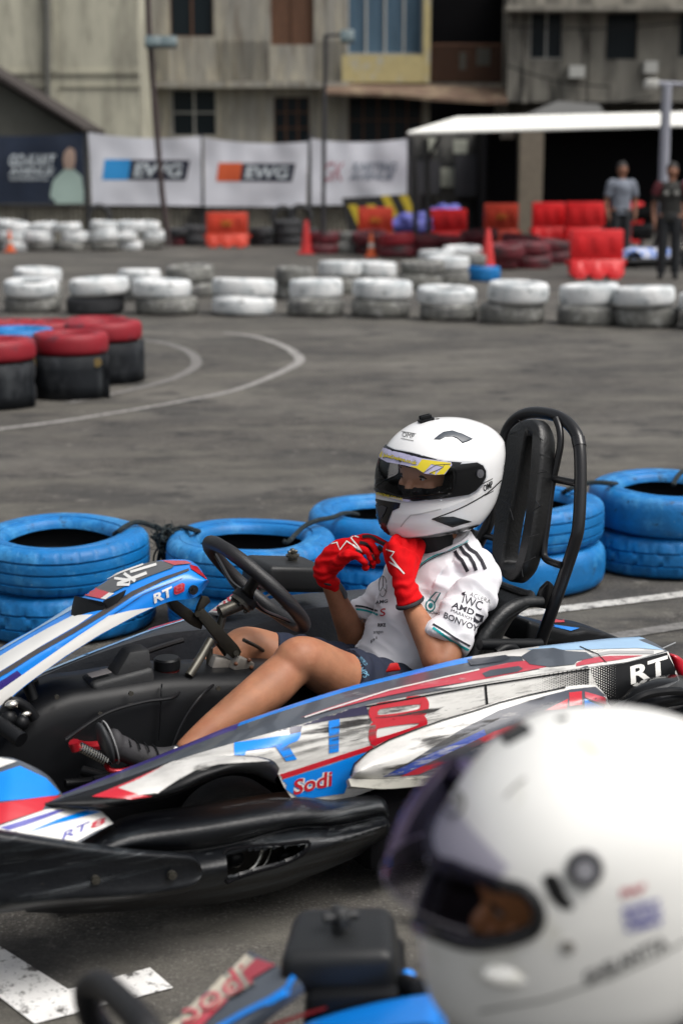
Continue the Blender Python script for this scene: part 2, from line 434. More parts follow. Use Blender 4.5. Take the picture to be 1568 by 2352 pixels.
# corrugated middle block
Y = 44.0
b = thing('apartment_block', 'run-down apartment block with corrugated cladding and dark windows behind the white banners', 'building')
holes = [(398,-60,497,84),(625,-60,722,103),(398,205,500,312),(630,222,712,330),(797,-60,967,124),(985,-60,1150,190),(800,222,967,330),(985,222,1135,330)]
m = MB(); facade(m, Y, 330, 1160, -90, 500, holes, .3); m.obj('wall', corr, b, smooth=0)
m = MB()
for k in range(150):
    x = 334+k*3.1
    if any(h_[0]-3 < x < h_[2]+3 for h_ in holes[:5]): continue
    fbox(m, x, 92, x+1.5, 184, Y-.03, .03)
m.obj('cladding_rib', corr, b, smooth=0, kind='stuff')
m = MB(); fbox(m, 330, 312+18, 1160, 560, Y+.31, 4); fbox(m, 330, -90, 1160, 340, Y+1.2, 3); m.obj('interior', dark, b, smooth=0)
for a in [(398,-60,497,84,glass,brown,2,1),(625,-60,722,103,brown,brown,2,1),(398,205,500,312,glass,white,2,2),(630,222,712,330,glass,brown,3,3),(797,-60,967,124,curt,white,4,1),(800,222,967,330,glass,brown,5,2)]:
    window(b, a[0], a[1], a[2], a[3], Y, a[4], a[5], a[6], a[7])
m = MB(); fbox(m, 330, 186, 800, 201, Y-.55, .55); m.obj('ledge', corr, b, smooth=0)
m = MB(); fbox(m, 785, 126, 968, 190, Y-.3, .1); fbox(m, 969, -60, 984, 190, Y-.25, .2); m.obj('balcony_panel', yellow, b, smooth=0)
m = MB(); m.grid([[W(x, y, 1, yy) for x, y in zip((740,800,900,1000,1100,1165), ys)] for yy, ys in ((Y-1.4, (212,212,214,224,231,232)), (Y-.05, (190,190,192,194,198,200)))]); 
m.grid([[W(x, y, 1, Y-1.4) for x, y in zip((740,800,900,1000,1100,1165), ys)] for ys in ((212,212,214,224,231,232), (218,219,222,232,238,239))]); m.obj('awning', rust, b, smooth=0)
m = MB(); fbox(m, 985, 100, 1150, 104, Y-.2, .05)
for k in range(26): fbox(m, 987+k*6.3, 104, 989+k*6.3, 188, Y-.18, .03)
m.obj('balcony_railing', brown, b, smooth=0)
for q in ((1090,110,1120,150),(1050,120,1066,160)):
    m = MB(); fbox(m, *q, Y-.1, .05); m.obj('laundry', mat('teal_cloth', (.05,.12,.12), .9), b, smooth=0)
# grey concrete block right
Y = 43.0
b = thing('apartment_block', 'grey concrete apartment block with square windows above the white canopy on the right', 'building')
holes = [(1208,28,1283,135),(1378,26,1452,138),(1542,18,1640,132)]
m = MB(); facade(m, Y, 1160, 1900, -90, 234, holes, .3); fbox(m, 1160, 234, 1900, 540, Y+1.5, 2); m.obj('wall', conc, b, smooth=0)
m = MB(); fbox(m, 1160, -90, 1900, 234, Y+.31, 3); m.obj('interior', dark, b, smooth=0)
window(b, 1208, 28, 1283, 135, Y, glass, white, 2, 1); window(b, 1378, 26, 1452, 138, Y, glass, conc, 1, 1); window(b, 1542, 18, 1640, 132, Y, glass, conc, 2, 1)
m = MB(); fbox(m, 1155, 10, 1900, 24, Y-.8, .8); fbox(m, 1196, 24, 1206, 236, Y-.1, .1); fbox(m, 1345, 24, 1355, 234, Y-.06, .06); m.obj('ledge', conc, b, smooth=0)
for q in ((1300,150,1335,178),(1470,140,1500,168)):
    m = MB(); fbox(m, *q, Y-.5, .45); ac = m.obj('air_conditioner', white, b, smooth=0)
m = MB()
for x0, y0, x1, y1 in ((1160,60,1600,48),(1160,150,1400,200),(1240,236,1500,222)): m.tube([W(x0,y0,1,Y-.9), W((x0+x1)/2,(y0+y1)/2+12,1,Y-.9), W(x1,y1,1,Y-.9)], .018, seg=5)
m.obj('cable', dark, b)
# small dark shed at the far left
b = thing('shed', 'small dark shed with sloping roof behind the navy banner', 'shed')
Y = 38.0
m = MB(); m.prism([W(-160, 560, 1, Y), W(182, 560, 1, Y), W(182, 304, 1, Y), W(0, 190, 1, Y), W(-160, 100, 1, Y)], (0, 2.5, 0)); m.obj('wall', mat('grey_shed_wall', (.10,.10,.085), .9, var=.2, vs=1), b, smooth=0)
m = MB(); m.prism([W(192, 300, 1, Y-.4), W(192, 292, 1, Y-.4), W(0, 172, 1, Y-.4), W(-160, 80, 1, Y-.4), W(-160, 92, 1, Y-.4), W(0, 184, 1, Y-.4)], (0, 3.4, 0)); m.obj('roof', mat('dark_roof', (.035,.028,.026), .8), b, smooth=0)
# canopy shop on the right
b = thing('workshop', 'open dark workshop under a white corrugated canopy roof on the right', 'building')
Y0, Y1 = 28.5, 33.5
cw = mat('white_corrugated_roof', (.74,.74,.70), .5, var=.06, vs=2)
rows = []
for k in range(141):
    f = k/140; x = 935+f*765
    p = W(x, 306-f*21, 1, Y0); q = W(1050+f*700, 271-f*17, 1, Y1)
    dz = .035*math.cos(k*math.pi/1.0)*.5
    p.z += dz; q.z += dz; rows.append([p, q])
m = MB(); m.grid(rows); o = m.obj('canopy_roof', cw, b, smooth=0); mod_apply(o, ('SOLIDIFY', dict(thickness=.03, offset=0)))
o.data.shade_flat()
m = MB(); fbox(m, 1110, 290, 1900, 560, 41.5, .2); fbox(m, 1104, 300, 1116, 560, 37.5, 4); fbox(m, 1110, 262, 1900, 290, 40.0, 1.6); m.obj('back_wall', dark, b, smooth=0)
m = MB(); fbox(m, 1192, 290, 1246, 560, 39.0, .5); m.obj('pillar', mat('beige_pillar', (.17,.145,.11), .9, var=.15), b, smooth=0)
m = MB()
for x in (955, 985): m.tube([W(x, 560, 1, 31), W(x-8, 318, 1, 31)], .05, n=1)
m.tube([W(985, 360, 1, 31), W(1010, 314, 1, 31)], .04, n=1); m.obj('post', mat('dark_post', (.04,.04,.04), .6), b)
m = MB(); fbox(m, 935, 305, 1108, 560, 39.4, .3); m.obj('side_wall', mat('cluttered_grey_wall', (.10,.098,.09), .9, var=.4, vs=1.3, layers=[((.03,.03,.03), 1.6, .52, (1,1,.6), .04)]), b, smooth=0)
m = MB(); fbox(m, 1150, 298, 1178, 318, 33.2, .2); m.obj('lamp_box', white, b, smooth=0)
for q in ((975,316,1000,352),(1040,320,1072,352),(1012,385,1042,430)):
    m = MB(); fbox(m, *q, 39.2, .1); m.obj('notice', mat('pale_notice', (.35,.36,.3), .8, var=.3, vs=3), b, smooth=0)
for q in ((955,370,1010,445),(1045,355,1100,450)):
    m = MB(); fbox(m, *q, 38.8, .4); m.obj('shelf', mat('dark_grey_shelf', (.03,.03,.035), .7), b, smooth=0)
m = MB(); m.prism([W(1205, 264, 1, 41), W(1390, 264, 1, 41), W(1375, 240, 1, 41), W(1280, 232, 1, 41)], (0, .3, 0)); m.obj('gable', mat('grey_gable', (.30,.30,.29), .8), b, smooth=0)

# ---- fence and banners ----
Yf = 35.6
b = thing('fence', 'low corrugated sheet fence with dark posts running under the banners', 'fence')
m = MB(); rows = []
for k in range(401):
    x = -150+k*2.75; p = W(x, 470, 1, Yf+.12); rows.append([V((p.x, Yf+.12+.025*math.sin(k*math.pi/2), .0)), V((p.x, Yf+.12+.025*math.sin(k*math.pi/2), p.z))])
m.grid(rows); m.obj('sheet', mat('cream_corrugated_sheet', (.27,.255,.21), .7, var=.2, vs=2, st=(4,1,.3), layers=[((.05,.05,.05), 1.2, .60, (1,1,.5), .05)]), b)
dp = mat('dark_steel', (.03,.03,.035), .5)
for x in (-60, 203, 465, 712, 745, 938):
    m = MB(); q = W(x, 470, 1, Yf); m.tube([V((q.x, Yf, 0)), V((q.x, Yf, W(x, 308, 1, Yf).z))], .04, n=1); m.obj('post', dp, b)
m = MB(); q0 = W(-150, 474, 1, Yf); q1 = W(940, 474, 1, Yf); m.tube([V((q0.x, Yf-.02, q0.z)), V((q1.x, Yf-.02, q1.z))], .03, n=1); m.obj('rail', dp, b)
def banner(c4, m_, label):
    rows = []; nx, ny = 60, 36
    P = [W(x, y, 1, Yf-.1) for x, y in c4]
    for j in range(ny+1):
        g = j/ny; r = []
        for i in range(nx+1):
            f = i/nx
            p = (P[0]*(1-f)+P[1]*f)*(1-g)+(P[3]*(1-f)+P[2]*f)*g
            p = p.copy(); p.z -= .10*4*f*(1-f)*(1-g)*.8
            p.y += .03*math.sin(6*f+4*g)+.035*noise.noise(V((f*5, g*2.2, c4[0][0])))+.02*math.sin(14*(f-.5)*(1.2-g))*(1-g)
            r.append(p)
        rows.append(r)
    mb = MB(); mb.grid(rows); return tagt(mb.obj('banner', m_), label, 'banner')
bw = mat('white_banner_cloth', (.60,.61,.66), .85, var=.04, vs=1)
navy = mat('navy_banner_cloth', (.008,.016,.036), .8, var=.3, vs=1)
b1 = banner([(-160,302),(192,306),(197,468),(-160,468)], navy, 'navy banner with pale lettering and a printed figure, leftmost on the fence')
b2 = banner([(203,304),(462,313),(463,473),(212,471)], bw, 'white banner with a bright blue and navy logo on the fence')
b3 = banner([(468,315),(708,325),(703,476),(470,474)], bw, 'white banner with an orange and navy logo on the fence')
b4 = banner([(714,318),(935,318),(934,470),(715,471)], bw, 'white banner with grey lettering and a pink emblem beside the workshop')
lay.mx = 2
ink = mat('navy_ink', (.014,.017,.035), .8); inkb = mat('blue_ink', (.02,.24,.55), .8); inko = mat('orange_ink', (.60,.10,.03), .8)
inkw = mat('pale_ink', (.5,.55,.58), .8); inkg = mat('grey_ink', (.22,.25,.30), .8); inkp = mat('pink_ink', (.42,.16,.2), .8); inks = mat('printed_skin', (.35,.25,.2), .8); inkt = mat('pale_green_ink', (.32,.42,.38), .8)
for bb, x, y, ci, sc in ((b2, 235, 366, inkb, 1.0), (b3, 497, 374, inko, .9)):
    s_ = Surf([bb]); w_, h_ = 200*sc, 47*sc
    decal(s_, [(x+w_*.03,y),(x+w_*.33,y),(x+w_*.30,y+h_),(x,y+h_)], ci, bb, 'logo_block', off=.006, L=12)
    decal(s_, [(x+w_*.33,y+1),(x+w_*1.01,y+2),(x+w_*.96,y+h_+1),(x+w_*.30,y+h_)], ink, bb, 'logo_block', off=.006, L=12)
    text(s_, 'EWG', (x+w_*.36,y+h_*.86), (x+w_*.9,y+h_*.88), (6,-h_*.68), inkw, bb, bold=.03, off=.012, L=12)
s_ = Surf([b1])
text(s_, 'GO-KART', (20,382), (125,382), (4,-28), inkw, b1, bold=.03, off=.008, L=14)
text(s_, 'AVENUE', (20,402), (122,402), (4,-17), inkw, b1, bold=.03, off=.008, L=14)
text(s_, 'EXPERIENCE', (24,414), (112,414), (0,-8), inkw, b1, off=.008, L=14)
decal(s_, [(118,468),(116,445),(122,415),(138,398),(150,388),(172,390),(188,405),(193,440),(193,467)], inkt, b1, 'printed_figure', off=.006, L=14)
decal(s_, [(149,388),(145,370),(148,350),(160,338),(172,345),(174,365),(170,388)], inks, b1, 'printed_figure', off=.009, L=14)
s_ = Surf([b4])
text(s_, 'KARTING', (808,394), (908,394), (5,-22), inkg, b4, bold=.04, off=.008, L=12)
text(s_, 'AVENUE', (800,414), (900,414), (5,-17), inkg, b4, bold=.04, off=.008, L=12)
text(s_, 'GK', (740,416), (785,416), (8,-44), inkp, b4, bold=-.0, off=.008, L=12)
lay.mx = .06
# ---- poles ----
pd = mat('dark_pole_paint', (.045,.03,.03), .6); pg = mat('pale_grey_pole', (.30,.31,.36), .5)
def pole(name, label, pts, Y, r, m_, extras=None):
    b = thing(name, label, 'lamp post'); m = MB(); m.tube([W(x, y, 1, Y) for x, y in pts], r, n=1); m.obj('post', m_, b); return b
b = pole('lamp_post', 'leaning dark lamp post with two floodlights in front of the white banners', [(388,566),(372,440),(356,250),(342,60),(338,-60)], 30.5, .055, pd)
for x in (352, 388):
    m = MB(); c = W(x, 97, 1, 30.3); m.box(c, (.30,.14,.2), Matrix.Rotation(R(-25), 3, 'X'), .02); m.obj('floodlight', mat('floodlight_grey', (.10,.14,.15), .5), b)
m = MB(); m.tube([W(335, 84, 1, 30.4), W(402, 90, 1, 30.4)], .03, n=1); m.obj('crossarm', dp, b)
b = pole('lamp_post', 'thin dark lamp post with one floodlight standing before the rightmost white banner', [(742,540),(744,300),(747,80)], 30.8, .04, dp)
m = MB(); m.tube([W(747, 82, 1, 30.8), W(800, 80, 1, 30.6)], .03, n=1); m.obj('crossarm', dp, b)
m = MB(); m.box(W(797, 84, 1, 30.5), (.26,.14,.22), Matrix.Rotation(R(-20), 3, 'X'), .02); m.obj('floodlight', MATS['floodlight_grey'], b)
b = pole('lamp_post', 'pale grey lamp post rising past the white canopy at the right', [(1519,600),(1522,430),(1530,195)], 27.0, .085, pg)
m = MB(); m.tube([W(1488, 190, 1, 27), W(1600, 196, 1, 27)], .035, n=1); m.obj('crossarm', pg, b)
for x in (1494, 1590):
    m = MB(); m.box(W(x, 193, 1, 26.9), (.22,.2,.16), None, .03); m.obj('floodlight', white, b)
# ---------------- tyres ----------------
def tyre_mesh(name, m_, seg=96, hi=0, Rr=.30, H=.2, dent=0):
    """a road tyre lying flat; hi: 0 plain, 1 ribs with shoulder sipes, 2 chevron tread"""
    Ri = Rr*.62; a = H/2
    prof = [(Ri, -a*.62), (Ri*1.03, -a*.80), (Ri*1.12, -a*.95), (Rr*.78, -a*1.0), (Rr*.88, -a*.97), (Rr*.955, -a*.85), (Rr*.985, -a*.70)]
    gr = [-.46, 0, .46] if hi != 2 else [-.3, .3]
    ninner = 9
    tr = []
    for g in gr:
        tr += [(Rr*(1-.006*abs(g)*2), a*(g-.055)), (Rr*.968, a*(g-.03)), (Rr*.968, a*(g+.03)), (Rr*(1-.006*abs(g)*2), a*(g+.055))]
    mid = []
    for k in range(len(tr)-1):
        mid.append(tr[k])
        if k % 4 == 3: mid += [(Rr*1.0, (tr[k][1]*2+tr[k+1][1])/3), (Rr*1.0, (tr[k][1]+tr[k+1][1]*2)/3)]
    mid.append(tr[-1])
    prof += mid if hi else [(Rr, -a*.4), (Rr*1.005, 0), (Rr, a*.4)]
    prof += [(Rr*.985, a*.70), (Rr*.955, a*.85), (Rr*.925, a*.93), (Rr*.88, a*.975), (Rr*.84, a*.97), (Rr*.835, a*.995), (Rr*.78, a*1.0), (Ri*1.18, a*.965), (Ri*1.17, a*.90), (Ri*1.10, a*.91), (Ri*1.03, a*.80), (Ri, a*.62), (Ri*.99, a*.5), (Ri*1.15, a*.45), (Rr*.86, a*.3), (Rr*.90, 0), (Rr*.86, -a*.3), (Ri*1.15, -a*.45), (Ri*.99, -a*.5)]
    def rad(k, i, r, z, ang):
        f = r/Rr; q = abs(z)/a
        if hi == 1 and f > .94 and .56 < q < .95:
            if i % 8 == 0: r -= .007
        if hi == 2 and f > .94 and q < .9:
            ph = (i+int(q*12)) % 12
            if ph < 2: r -= .007
        r += dent*Rr*.02*math.sin(ang*2+1)+dent*Rr*.01*math.sin(ang*3)
        z += .004*math.sin(ang*3+dent)*dent
        return r, z
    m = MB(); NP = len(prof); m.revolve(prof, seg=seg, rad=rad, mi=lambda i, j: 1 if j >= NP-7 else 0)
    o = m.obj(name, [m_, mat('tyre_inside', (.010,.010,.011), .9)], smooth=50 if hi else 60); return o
def place_tyre(proto, x, y, z, d, label, group, tilt=(0,0), h=None):
    o = proto.copy(); COL.objects.link(o); s_ = d/.6
    o.location = (x, y, z); o.scale = (s_, s_, (h or .2)/.2); o.rotation_euler = (tilt[0], tilt[1], random.uniform(0, 6.28))
    tagt(o, label, 'tyre', group); return o
TW = mat('chipped_white_tyre_paint', (.70,.71,.71), .75, var=.15, vs=8, bump=.3, bs=30, layers=[((.30,.34,.36), 4, .56, (1,1,1), .1), ((.10,.11,.11), 9, .63, (1,1,1), .04)])
TD = mat('scuffed_grey_tyre_paint', (.16,.16,.145), .8, var=.2, vs=6, bump=.2, bs=30, layers=[((.06,.06,.065), 5, .58, (1,1,1), .14), ((.42,.42,.40), 8, .60, (1,1,1), .10)])
TK = mat('black_rubber_tyre', (.022,.023,.026), .7, var=.3, vs=8, layers=[((.12,.12,.12), 8, .64, (1,1,1), .05)])
TR = mat('red_tyre_paint', (.26,.006,.016), .6, var=.2, vs=6, layers=[((.10,.02,.03), 6, .60, (1,1,1), .08)])
TM = mat('maroon_tyre_paint', (.15,.012,.022), .6, var=.35, vs=6, layers=[((.03,.02,.022), 5, .54, (1,1,1), .1)])
TB = mat('blue_tyre_paint', (.003,.160,.45), .50, var=.25, vs=5, bump=.35, bs=70, dist=.005, spec=.4,
    layers=[((.008,.10,.26), 3.5, .57, (1,1,1), .12), ((.05,.27,.56), 6, .60, (1,1,1), .08), ((.010,.035,.07), 26, .66, (1,1,1), .03), ((.014,.05,.10), 8, .66, (1,1,1), .03), ((.16,.30,.42), 48, .68, (1,1,1), .03)])  # the paler noise layer paints highlights into the blue
PR = {}
for k, m_ in (('w', TW), ('d', TD), ('k', TK), ('r', TR), ('m', TM), ('b', TB)):
    PR[k] = tyre_mesh('tyre', m_, seg=48); PR[k].name = 'tyre'
NM = {'w': 'white', 'd': 'scuffed grey', 'k': 'black', 'r': 'bright red', 'm': 'maroon', 'b': 'blue'}
ORD = ['first','second','third','fourth','fifth','sixth','seventh','eighth','ninth','tenth','eleventh','twelfth','thirteenth','fourteenth','fifteenth']
def stack(x, yb, wpx, cols, where, group, lean=.02, h=.2):
    """x centre px, yb front bottom px, wpx width px; cols bottom to top"""
    p = G(x, yb); d = wpx/px(p)[2]; n = len(cols); cy = p.y+d/2*.97
    nm = {1: ['single'], 2: ['bottom', 'top'], 3: ['bottom', 'middle', 'top'], 4: ['bottom','lower middle','upper middle','top']}[n]
    z = 0
    for k, c in enumerate(cols):
        hh = h*random.uniform(.86, 1.10)
        place_tyre(PR[c], p.x+random.uniform(-1,1)*lean*d*(k > 0)*1.3, cy+random.uniform(-1,1)*lean*d, z+hh/2, d*random.uniform(.91, 1.04) if k else d, f'{NM[c]} {"lone" if n == 1 else nm[k]} tyre, {where}', group, (random.uniform(-1,1)*lean, random.uniform(-1,1)*lean), hh)
        z += hh
g = 'white tyres lining the far side of the track'
front = [(64,721,130,'dw'),(211,725,134,'kw'),(377,726,146,'dw'),(556,728,148,'ww'),(723,730,132,'dw'),(876,733,138,'dw'),(1034,740,136,'dw'),(1183,747,152,'dw'),(1356,750,140,'dw'),(1498,756,152,'dw'),(1650,762,150,'dw')]
for i, (x, y, w_, c) in enumerate(front): stack(x, y, w_, c, f'{ORD[i]} stack from left, front row of white tyres', g, .065, .20)
back = [(75,695,120,'dw'),(318,692,98,'dw'),(436,684,118,'dd'),(676,690,92,'dd'),(775,676,100,'dw'),(870,672,98,'dw'),(965,668,104,'dd'),(1030,656,100,'dw'),(1078,646,90,'dd'),(1005,634,94,'ww'),(1064,628,94,'ww')]
for i, (x, y, w_, c) in enumerate(back): stack(x, y, w_, c, f'{ORD[i]} stack from left, second row behind the white tyres', g, .05)
stack(1112, 648, 80, 'b', 'right end of the second white row', 'blue tyres')
g = 'white tyres heaped against the fence'
for i, (x, y, w_, c) in enumerate([(-20,575,72,'dww'),(35,577,72,'www'),(92,577,70,'dww'),(160,577,72,'dww'),(236,577,66,'dww'),(290,575,66,'www'),(342,573,64,'dww')]): stack(x, y, w_, c, f'{ORD[i]} stack from left, heap against the fence', g, .12)
g = 'maroon tyres in the heap before the barriers'
for i, (x, y, w_, c) in enumerate([(742,584,84,'mm'),(800,584,74,'dd'),(862,586,88,'mm'),(912,594,82,'mr'),(968,590,92,'mm'),(1032,588,92,'mm'),(1090,584,92,'mm'),(1150,622,88,'mm'),(1205,590,96,'mm'),(1222,618,96,'mm'),(1280,606,90,'mm')]): stack(x, y, w_, c, f'{ORD[i]} stack from left, maroon heap', g, .12, .22)
g = 'dark tyres piled beneath the banners'
for i, (x, y, w_, c) in enumerate([(405,566,60,'mk'),(448,566,60,'kk'),(602,566,64,'kk'),(660,566,64,'kkk'),(700,562,60,'kk')]): stack(x, y, w_, c, f'{ORD[i]} dark stack beneath the banners', g, .12)
for x, y in ((650, 500), (690, 497), (228, 497)):
    q = W(x, y, 1, 35.2); o = place_tyre(PR['k'], q.x, 35.2, q.z, .56, {650: 'black tyre standing upright under the orange logo banner', 690: 'black tyre hanging upright at the end of the orange logo banner', 228: 'black tyre hung on the fence under the blue logo banner'}[x], g); o.rotation_euler = (R(90), 0, R(8))
# red cluster at left, wrapped in a black rubber belt
cl = [(-38,945,210),(152,921,176),(228,885,180)]
cc = []
for i, (x, y, w_) in enumerate(cl):
    p = G(x, y); d = w_/px(p)[2]; cc.append((p.x, p.y+d/2, d/2))
    for k in range(3):
        place_tyre(PR['r' if k == 2 else 'k'], p.x, p.y+d/2, .08+k*.150, d*(.97 if k < 2 else 1.0), f'{"bright red top" if k == 2 else ("lower","middle")[k]} tyre, {("left","middle","right")[i]} stack wrapped in the black belt', 'red tyres of the corner cluster', (0.02*(i-1), 0), .152)
for i, (x, y, w_, c) in enumerate([(20,872,150,'kr'),(95,872,150,'kr'),(215,862,150,'kr'),(30,905,170,'kkb')]):
    p = G(x, y); d = w_/px(p)[2]
    for k, q in enumerate(c): place_tyre(PR[q], p.x, p.y+d/2, (.08+k*.135) if len(c) == 3 else (.33 if k else .12), d, f'{NM[q]} {"lower" if k < len(c)-1 else "top"} tyre, {ORD[i]} stack behind the belted cluster', 'red tyres of the corner cluster')
belt = []
angs = [(180, 345), (200, 342), (205, 385)]
for (cx, cy, r), (a0, a1) in zip(cc, angs):
    for k in range(15):
        a = R(a0+(a1-a0)*k/14); belt.append((cx+math.cos(a)*(r+.008), cy+math.sin(a)*(r+.008)))
bl = cr([(a, b_, 0) for a, b_ in belt], 3)
m = MB(); m.grid([[V((p[0], p[1]+.0, z)) for z in (.008, .10, .20, .305)] for p in bl]); o = m.obj('rubber_belt', mat('black_conveyor_rubber', (.010,.012,.015), .7, spec=.2, var=.35, vs=4, layers=[((.05,.055,.06), 5, .6, (1,1,.5), .1)]))
mod_apply(o, ('SOLIDIFY', dict(thickness=.012, offset=0))); tagt(o, 'black rubber belt wrapped round the red tyre cluster at left', 'rubber belt')
for x, y in ((80,840),(78,902),(226,822)):
    p = min((V((q[0], q[1], 0)) for q in bl), key=lambda q: abs(px((q.x, q.y, .25))[0]-x)); zz = .26 if y < 860 else .07
    m = MB(); m.tube([(p.x, p.y-.012, zz), (p.x, p.y-.03, zz)], .03, n=1); m.obj('bolt', mat('brass_bolt', (.35,.25,.10), .4, .6), o)
# blue tyres beside the kart
def blue_stack(x, ytop, d, n, kinds, where, seg=240, z0=0, hs=.167, tilt=0):
    """x, ytop: centre of the top face of the top tyre"""
    zt = n*hs; p = G(x, ytop, zt)
    for k in range(n):
        kd = kinds[k]; o = tyre_mesh('tyre', TB, seg=seg, hi=kd, Rr=d[k]/2, H=hs, dent=.6+.3*k)
        o.location = (p.x+(0 if k == n-1 else (.01 if x < 900 else -.012)), p.y, hs/2+k*hs); o.rotation_euler = (tilt*(k == n-1), 0, random.uniform(0, 6))
        tagt(o, f'bright blue {("lower","upper")[k] if n == 2 else "single"} tyre {where}', 'tyre', 'blue tyres behind the kart')
blue_stack(138, 1218, (.65,.63), 2, (2,1), 'of the leftmost stack, left of the rope knot')
blue_stack(576, 1226, (.61,.60), 2, (1,1), 'of the stack behind the steering wheel')
blue_stack(905, 1163, (.64,.64), 2, (2,0), 'of the stack directly behind the white helmet')
blue_stack(1195, 1140, (.68,.64), 2, (0,1), 'of the stack behind the seat headrest')
blue_stack(1535, 1108, (.66,.66), 2, (2,0), 'of the rightmost stack at the edge of the picture')
rope_m = mat('dark_green_rope', (.012,.022,.025), .9, bump=.8, bs=140, var=.4, vs=40)
rp = MB()
def gz(x, y, z): return tuple(G(x, y, z-.068))
rp.tube([gz(258,1232,.32), gz(270,1222,.40),gz(298,1204,.415),gz(325,1200,.41),gz(360,1212,.37),gz(385,1220,.36),gz(420,1212,.40),gz(448,1218,.415),gz(470,1226,.33)], .009, seg=8)
o = rp.obj('rope', rope_m); tagt(o, 'dark rope tying the two leftmost blue tyre stacks together', 'rope')
rp = MB(); c0 = G(383, 1238, .30)
for k in range(26):
    a = [c0+V((random.gauss(0,.022), random.gauss(0,.02), random.gauss(0,.018)-.0)) for _ in range(5)]
    rp.tube(a, .0045, seg=5, n=4, closed=True)
for k in range(14):
    a0 = c0+V((random.gauss(0,.012), 0, -.01)); rp.tube([a0, a0+V((random.gauss(-.01,.015), random.gauss(0,.01), -.05)), a0+V((random.gauss(-.02,.02), random.gauss(0,.01), -.11-random.random()*.05))], .004, seg=5)
for k in range(60):
    a0 = c0+V((random.gauss(0,.02), random.gauss(0,.015), random.gauss(0,.02))); d_ = V((random.gauss(0,1), random.gauss(0,1), random.gauss(0,1))).normalized()*.03
    rp.tube([a0, a0+d_+V((0,0,-.006)), a0+d_*1.5], .0012, seg=3, n=2)
rp.tube([c0, c0+V((.03,0,.03)), c0+V((.055,0,.025)), c0+V((.05,-.02,-.01)), c0+V((.02,-.02,-.02))], .005, seg=6)
o = rp.obj('rope_knot', rope_m); tagt(o, 'tangled dark rope knot between the two leftmost blue stacks', 'rope knot')
rp = MB(); rp.tube([gz(650,1240,.30), gz(660,1246,.385),gz(678,1228,.40),gz(700,1208,.42),gz(730,1195,.43),gz(765,1188,.42),gz(785,1180,.415),gz(806,1178,.40),gz(822,1182,.33)], .0085, seg=8)
o = rp.obj('rope', rope_m); tagt(o, 'dark rope between the second blue stack and the one behind the helmet', 'rope')
rp = MB(); rp.tube([gz(1545,1115,.41),gz(1552,1098,.43),gz(1568,1082,.44),gz(1600,1075,.42)], .01, seg=8); o = rp.obj('rope', rope_m); tagt(o, 'dark rope over the rightmost blue stack', 'rope')
rp = MB(); rp.tube([gz(1280,1140,.33), gz(1298,1128,.405),gz(1330,1114,.43),gz(1365,1108,.44),gz(1400,1110,.43),gz(1420,1112,.35)], .01, seg=8); o = rp.obj('rope', rope_m); tagt(o, 'dark rope joining the headrest stack to the rightmost blue stack', 'rope')
for o in PR.values(): bpy.data.objects.remove(o)

# ---------------- barriers, cones, tarps ----------------
def barrier_parts(m_, mk, label, x0, x1, yb, yt, dark_txt=None):
    p = G((x0+x1)/2, yb); s_ = px(p)[2]; w_ = (x1-x0)/s_; h_ = (yb-yt)/s_
    T = Matrix.Translation((p.x, p.y+.2, 0)); b = thing('road_barrier', label, 'barrier', T, 'red plastic road barriers')
    d0, d1 = .2, .085
    m = MB(); n = 4
    # upper wall with recessed pockets
    hb = h_*.40
    m.hexa([(-w_/2,-d1-.02,hb),(w_/2,-d1-.02,hb),(w_/2,d1+.02,hb),(-w_/2,d1+.02,hb),(-w_/2,-d1,h_),(w_/2,-d1,h_),(w_/2,d1,h_),(-w_/2,d1,h_)], .02)
    for k in range(3):
        cx = -w_/2+w_*(k+.5)/3; m.box((cx, -d1-.016, (hb+h_)/2), (w_*.16, .014, (h_-hb)*.55), None, .005)
    m.obj('upper_wall', m_, b)
    m = MB(); m.hexa([(-w_/2-.01,-d0,.05),(w_/2+.01,-d0,.05),(w_/2+.01,d0,.05),(-w_/2-.01,d0,.05),(-w_/2,-d1-.03,hb-.003),(w_/2,-d1-.03,hb-.003),(w_/2,d1+.03,hb-.003),(-w_/2,d1+.03,hb-.003)], .015)
    for k in range(3):
        cx = -w_/2+w_*(k+.5)/3
        m.hexa([(cx-w_*.09,-d0-.03,0),(cx+w_*.09,-d0-.03,0),(cx+w_*.09,d0,0),(cx-w_*.09,d0,0),(cx-w_*.14,-d0-.005,.09),(cx+w_*.14,-d0-.005,.09),(cx+w_*.14,d0,.09),(cx-w_*.14,d0,.09)], .01)
        m.hexa([(cx-w_*.10,-d0-.012,.09),(cx+w_*.10,-d0-.012,.09),(cx+w_*.10,-d0+.05,.09),(cx-w_*.10,-d0+.05,.09),(cx-w_*.02,-d1-.038,hb*.9),(cx+w_*.02,-d1-.038,hb*.9),(cx+w_*.02,-d1,hb*.9),(cx-w_*.02,-d1,hb*.9)], .004)
    m.obj('foot', m_, b)
    m = MB(); m.box((w_/2+.03, 0, hb*.8), (.07,.1,.08), None, .02); m.box((-w_/2-.03, 0, hb*.8), (.07,.1,.08), None, .02); m.obj('connector', m_, b)
    if mk:
        m = MB()
        for k in (-1, 0, 1):
            m.tube([(k*.075+.035*math.cos(a), -d1-.036, (hb+h_)/2+.04*math.sin(a)) for a in [i*math.pi/5 for i in range(10)]], .008, closed=True, n=2, seg=6)
        m.obj('emblem', mat('yellow_emblem', (.55,.25,.02), .6), b)
    return b
RB = mat('red_barrier_plastic', (.62,.010,.014), .4, var=.12, vs=3); RO = mat('orange_red_barrier_plastic', (.52,.04,.015), .5, var=.2, vs=3)
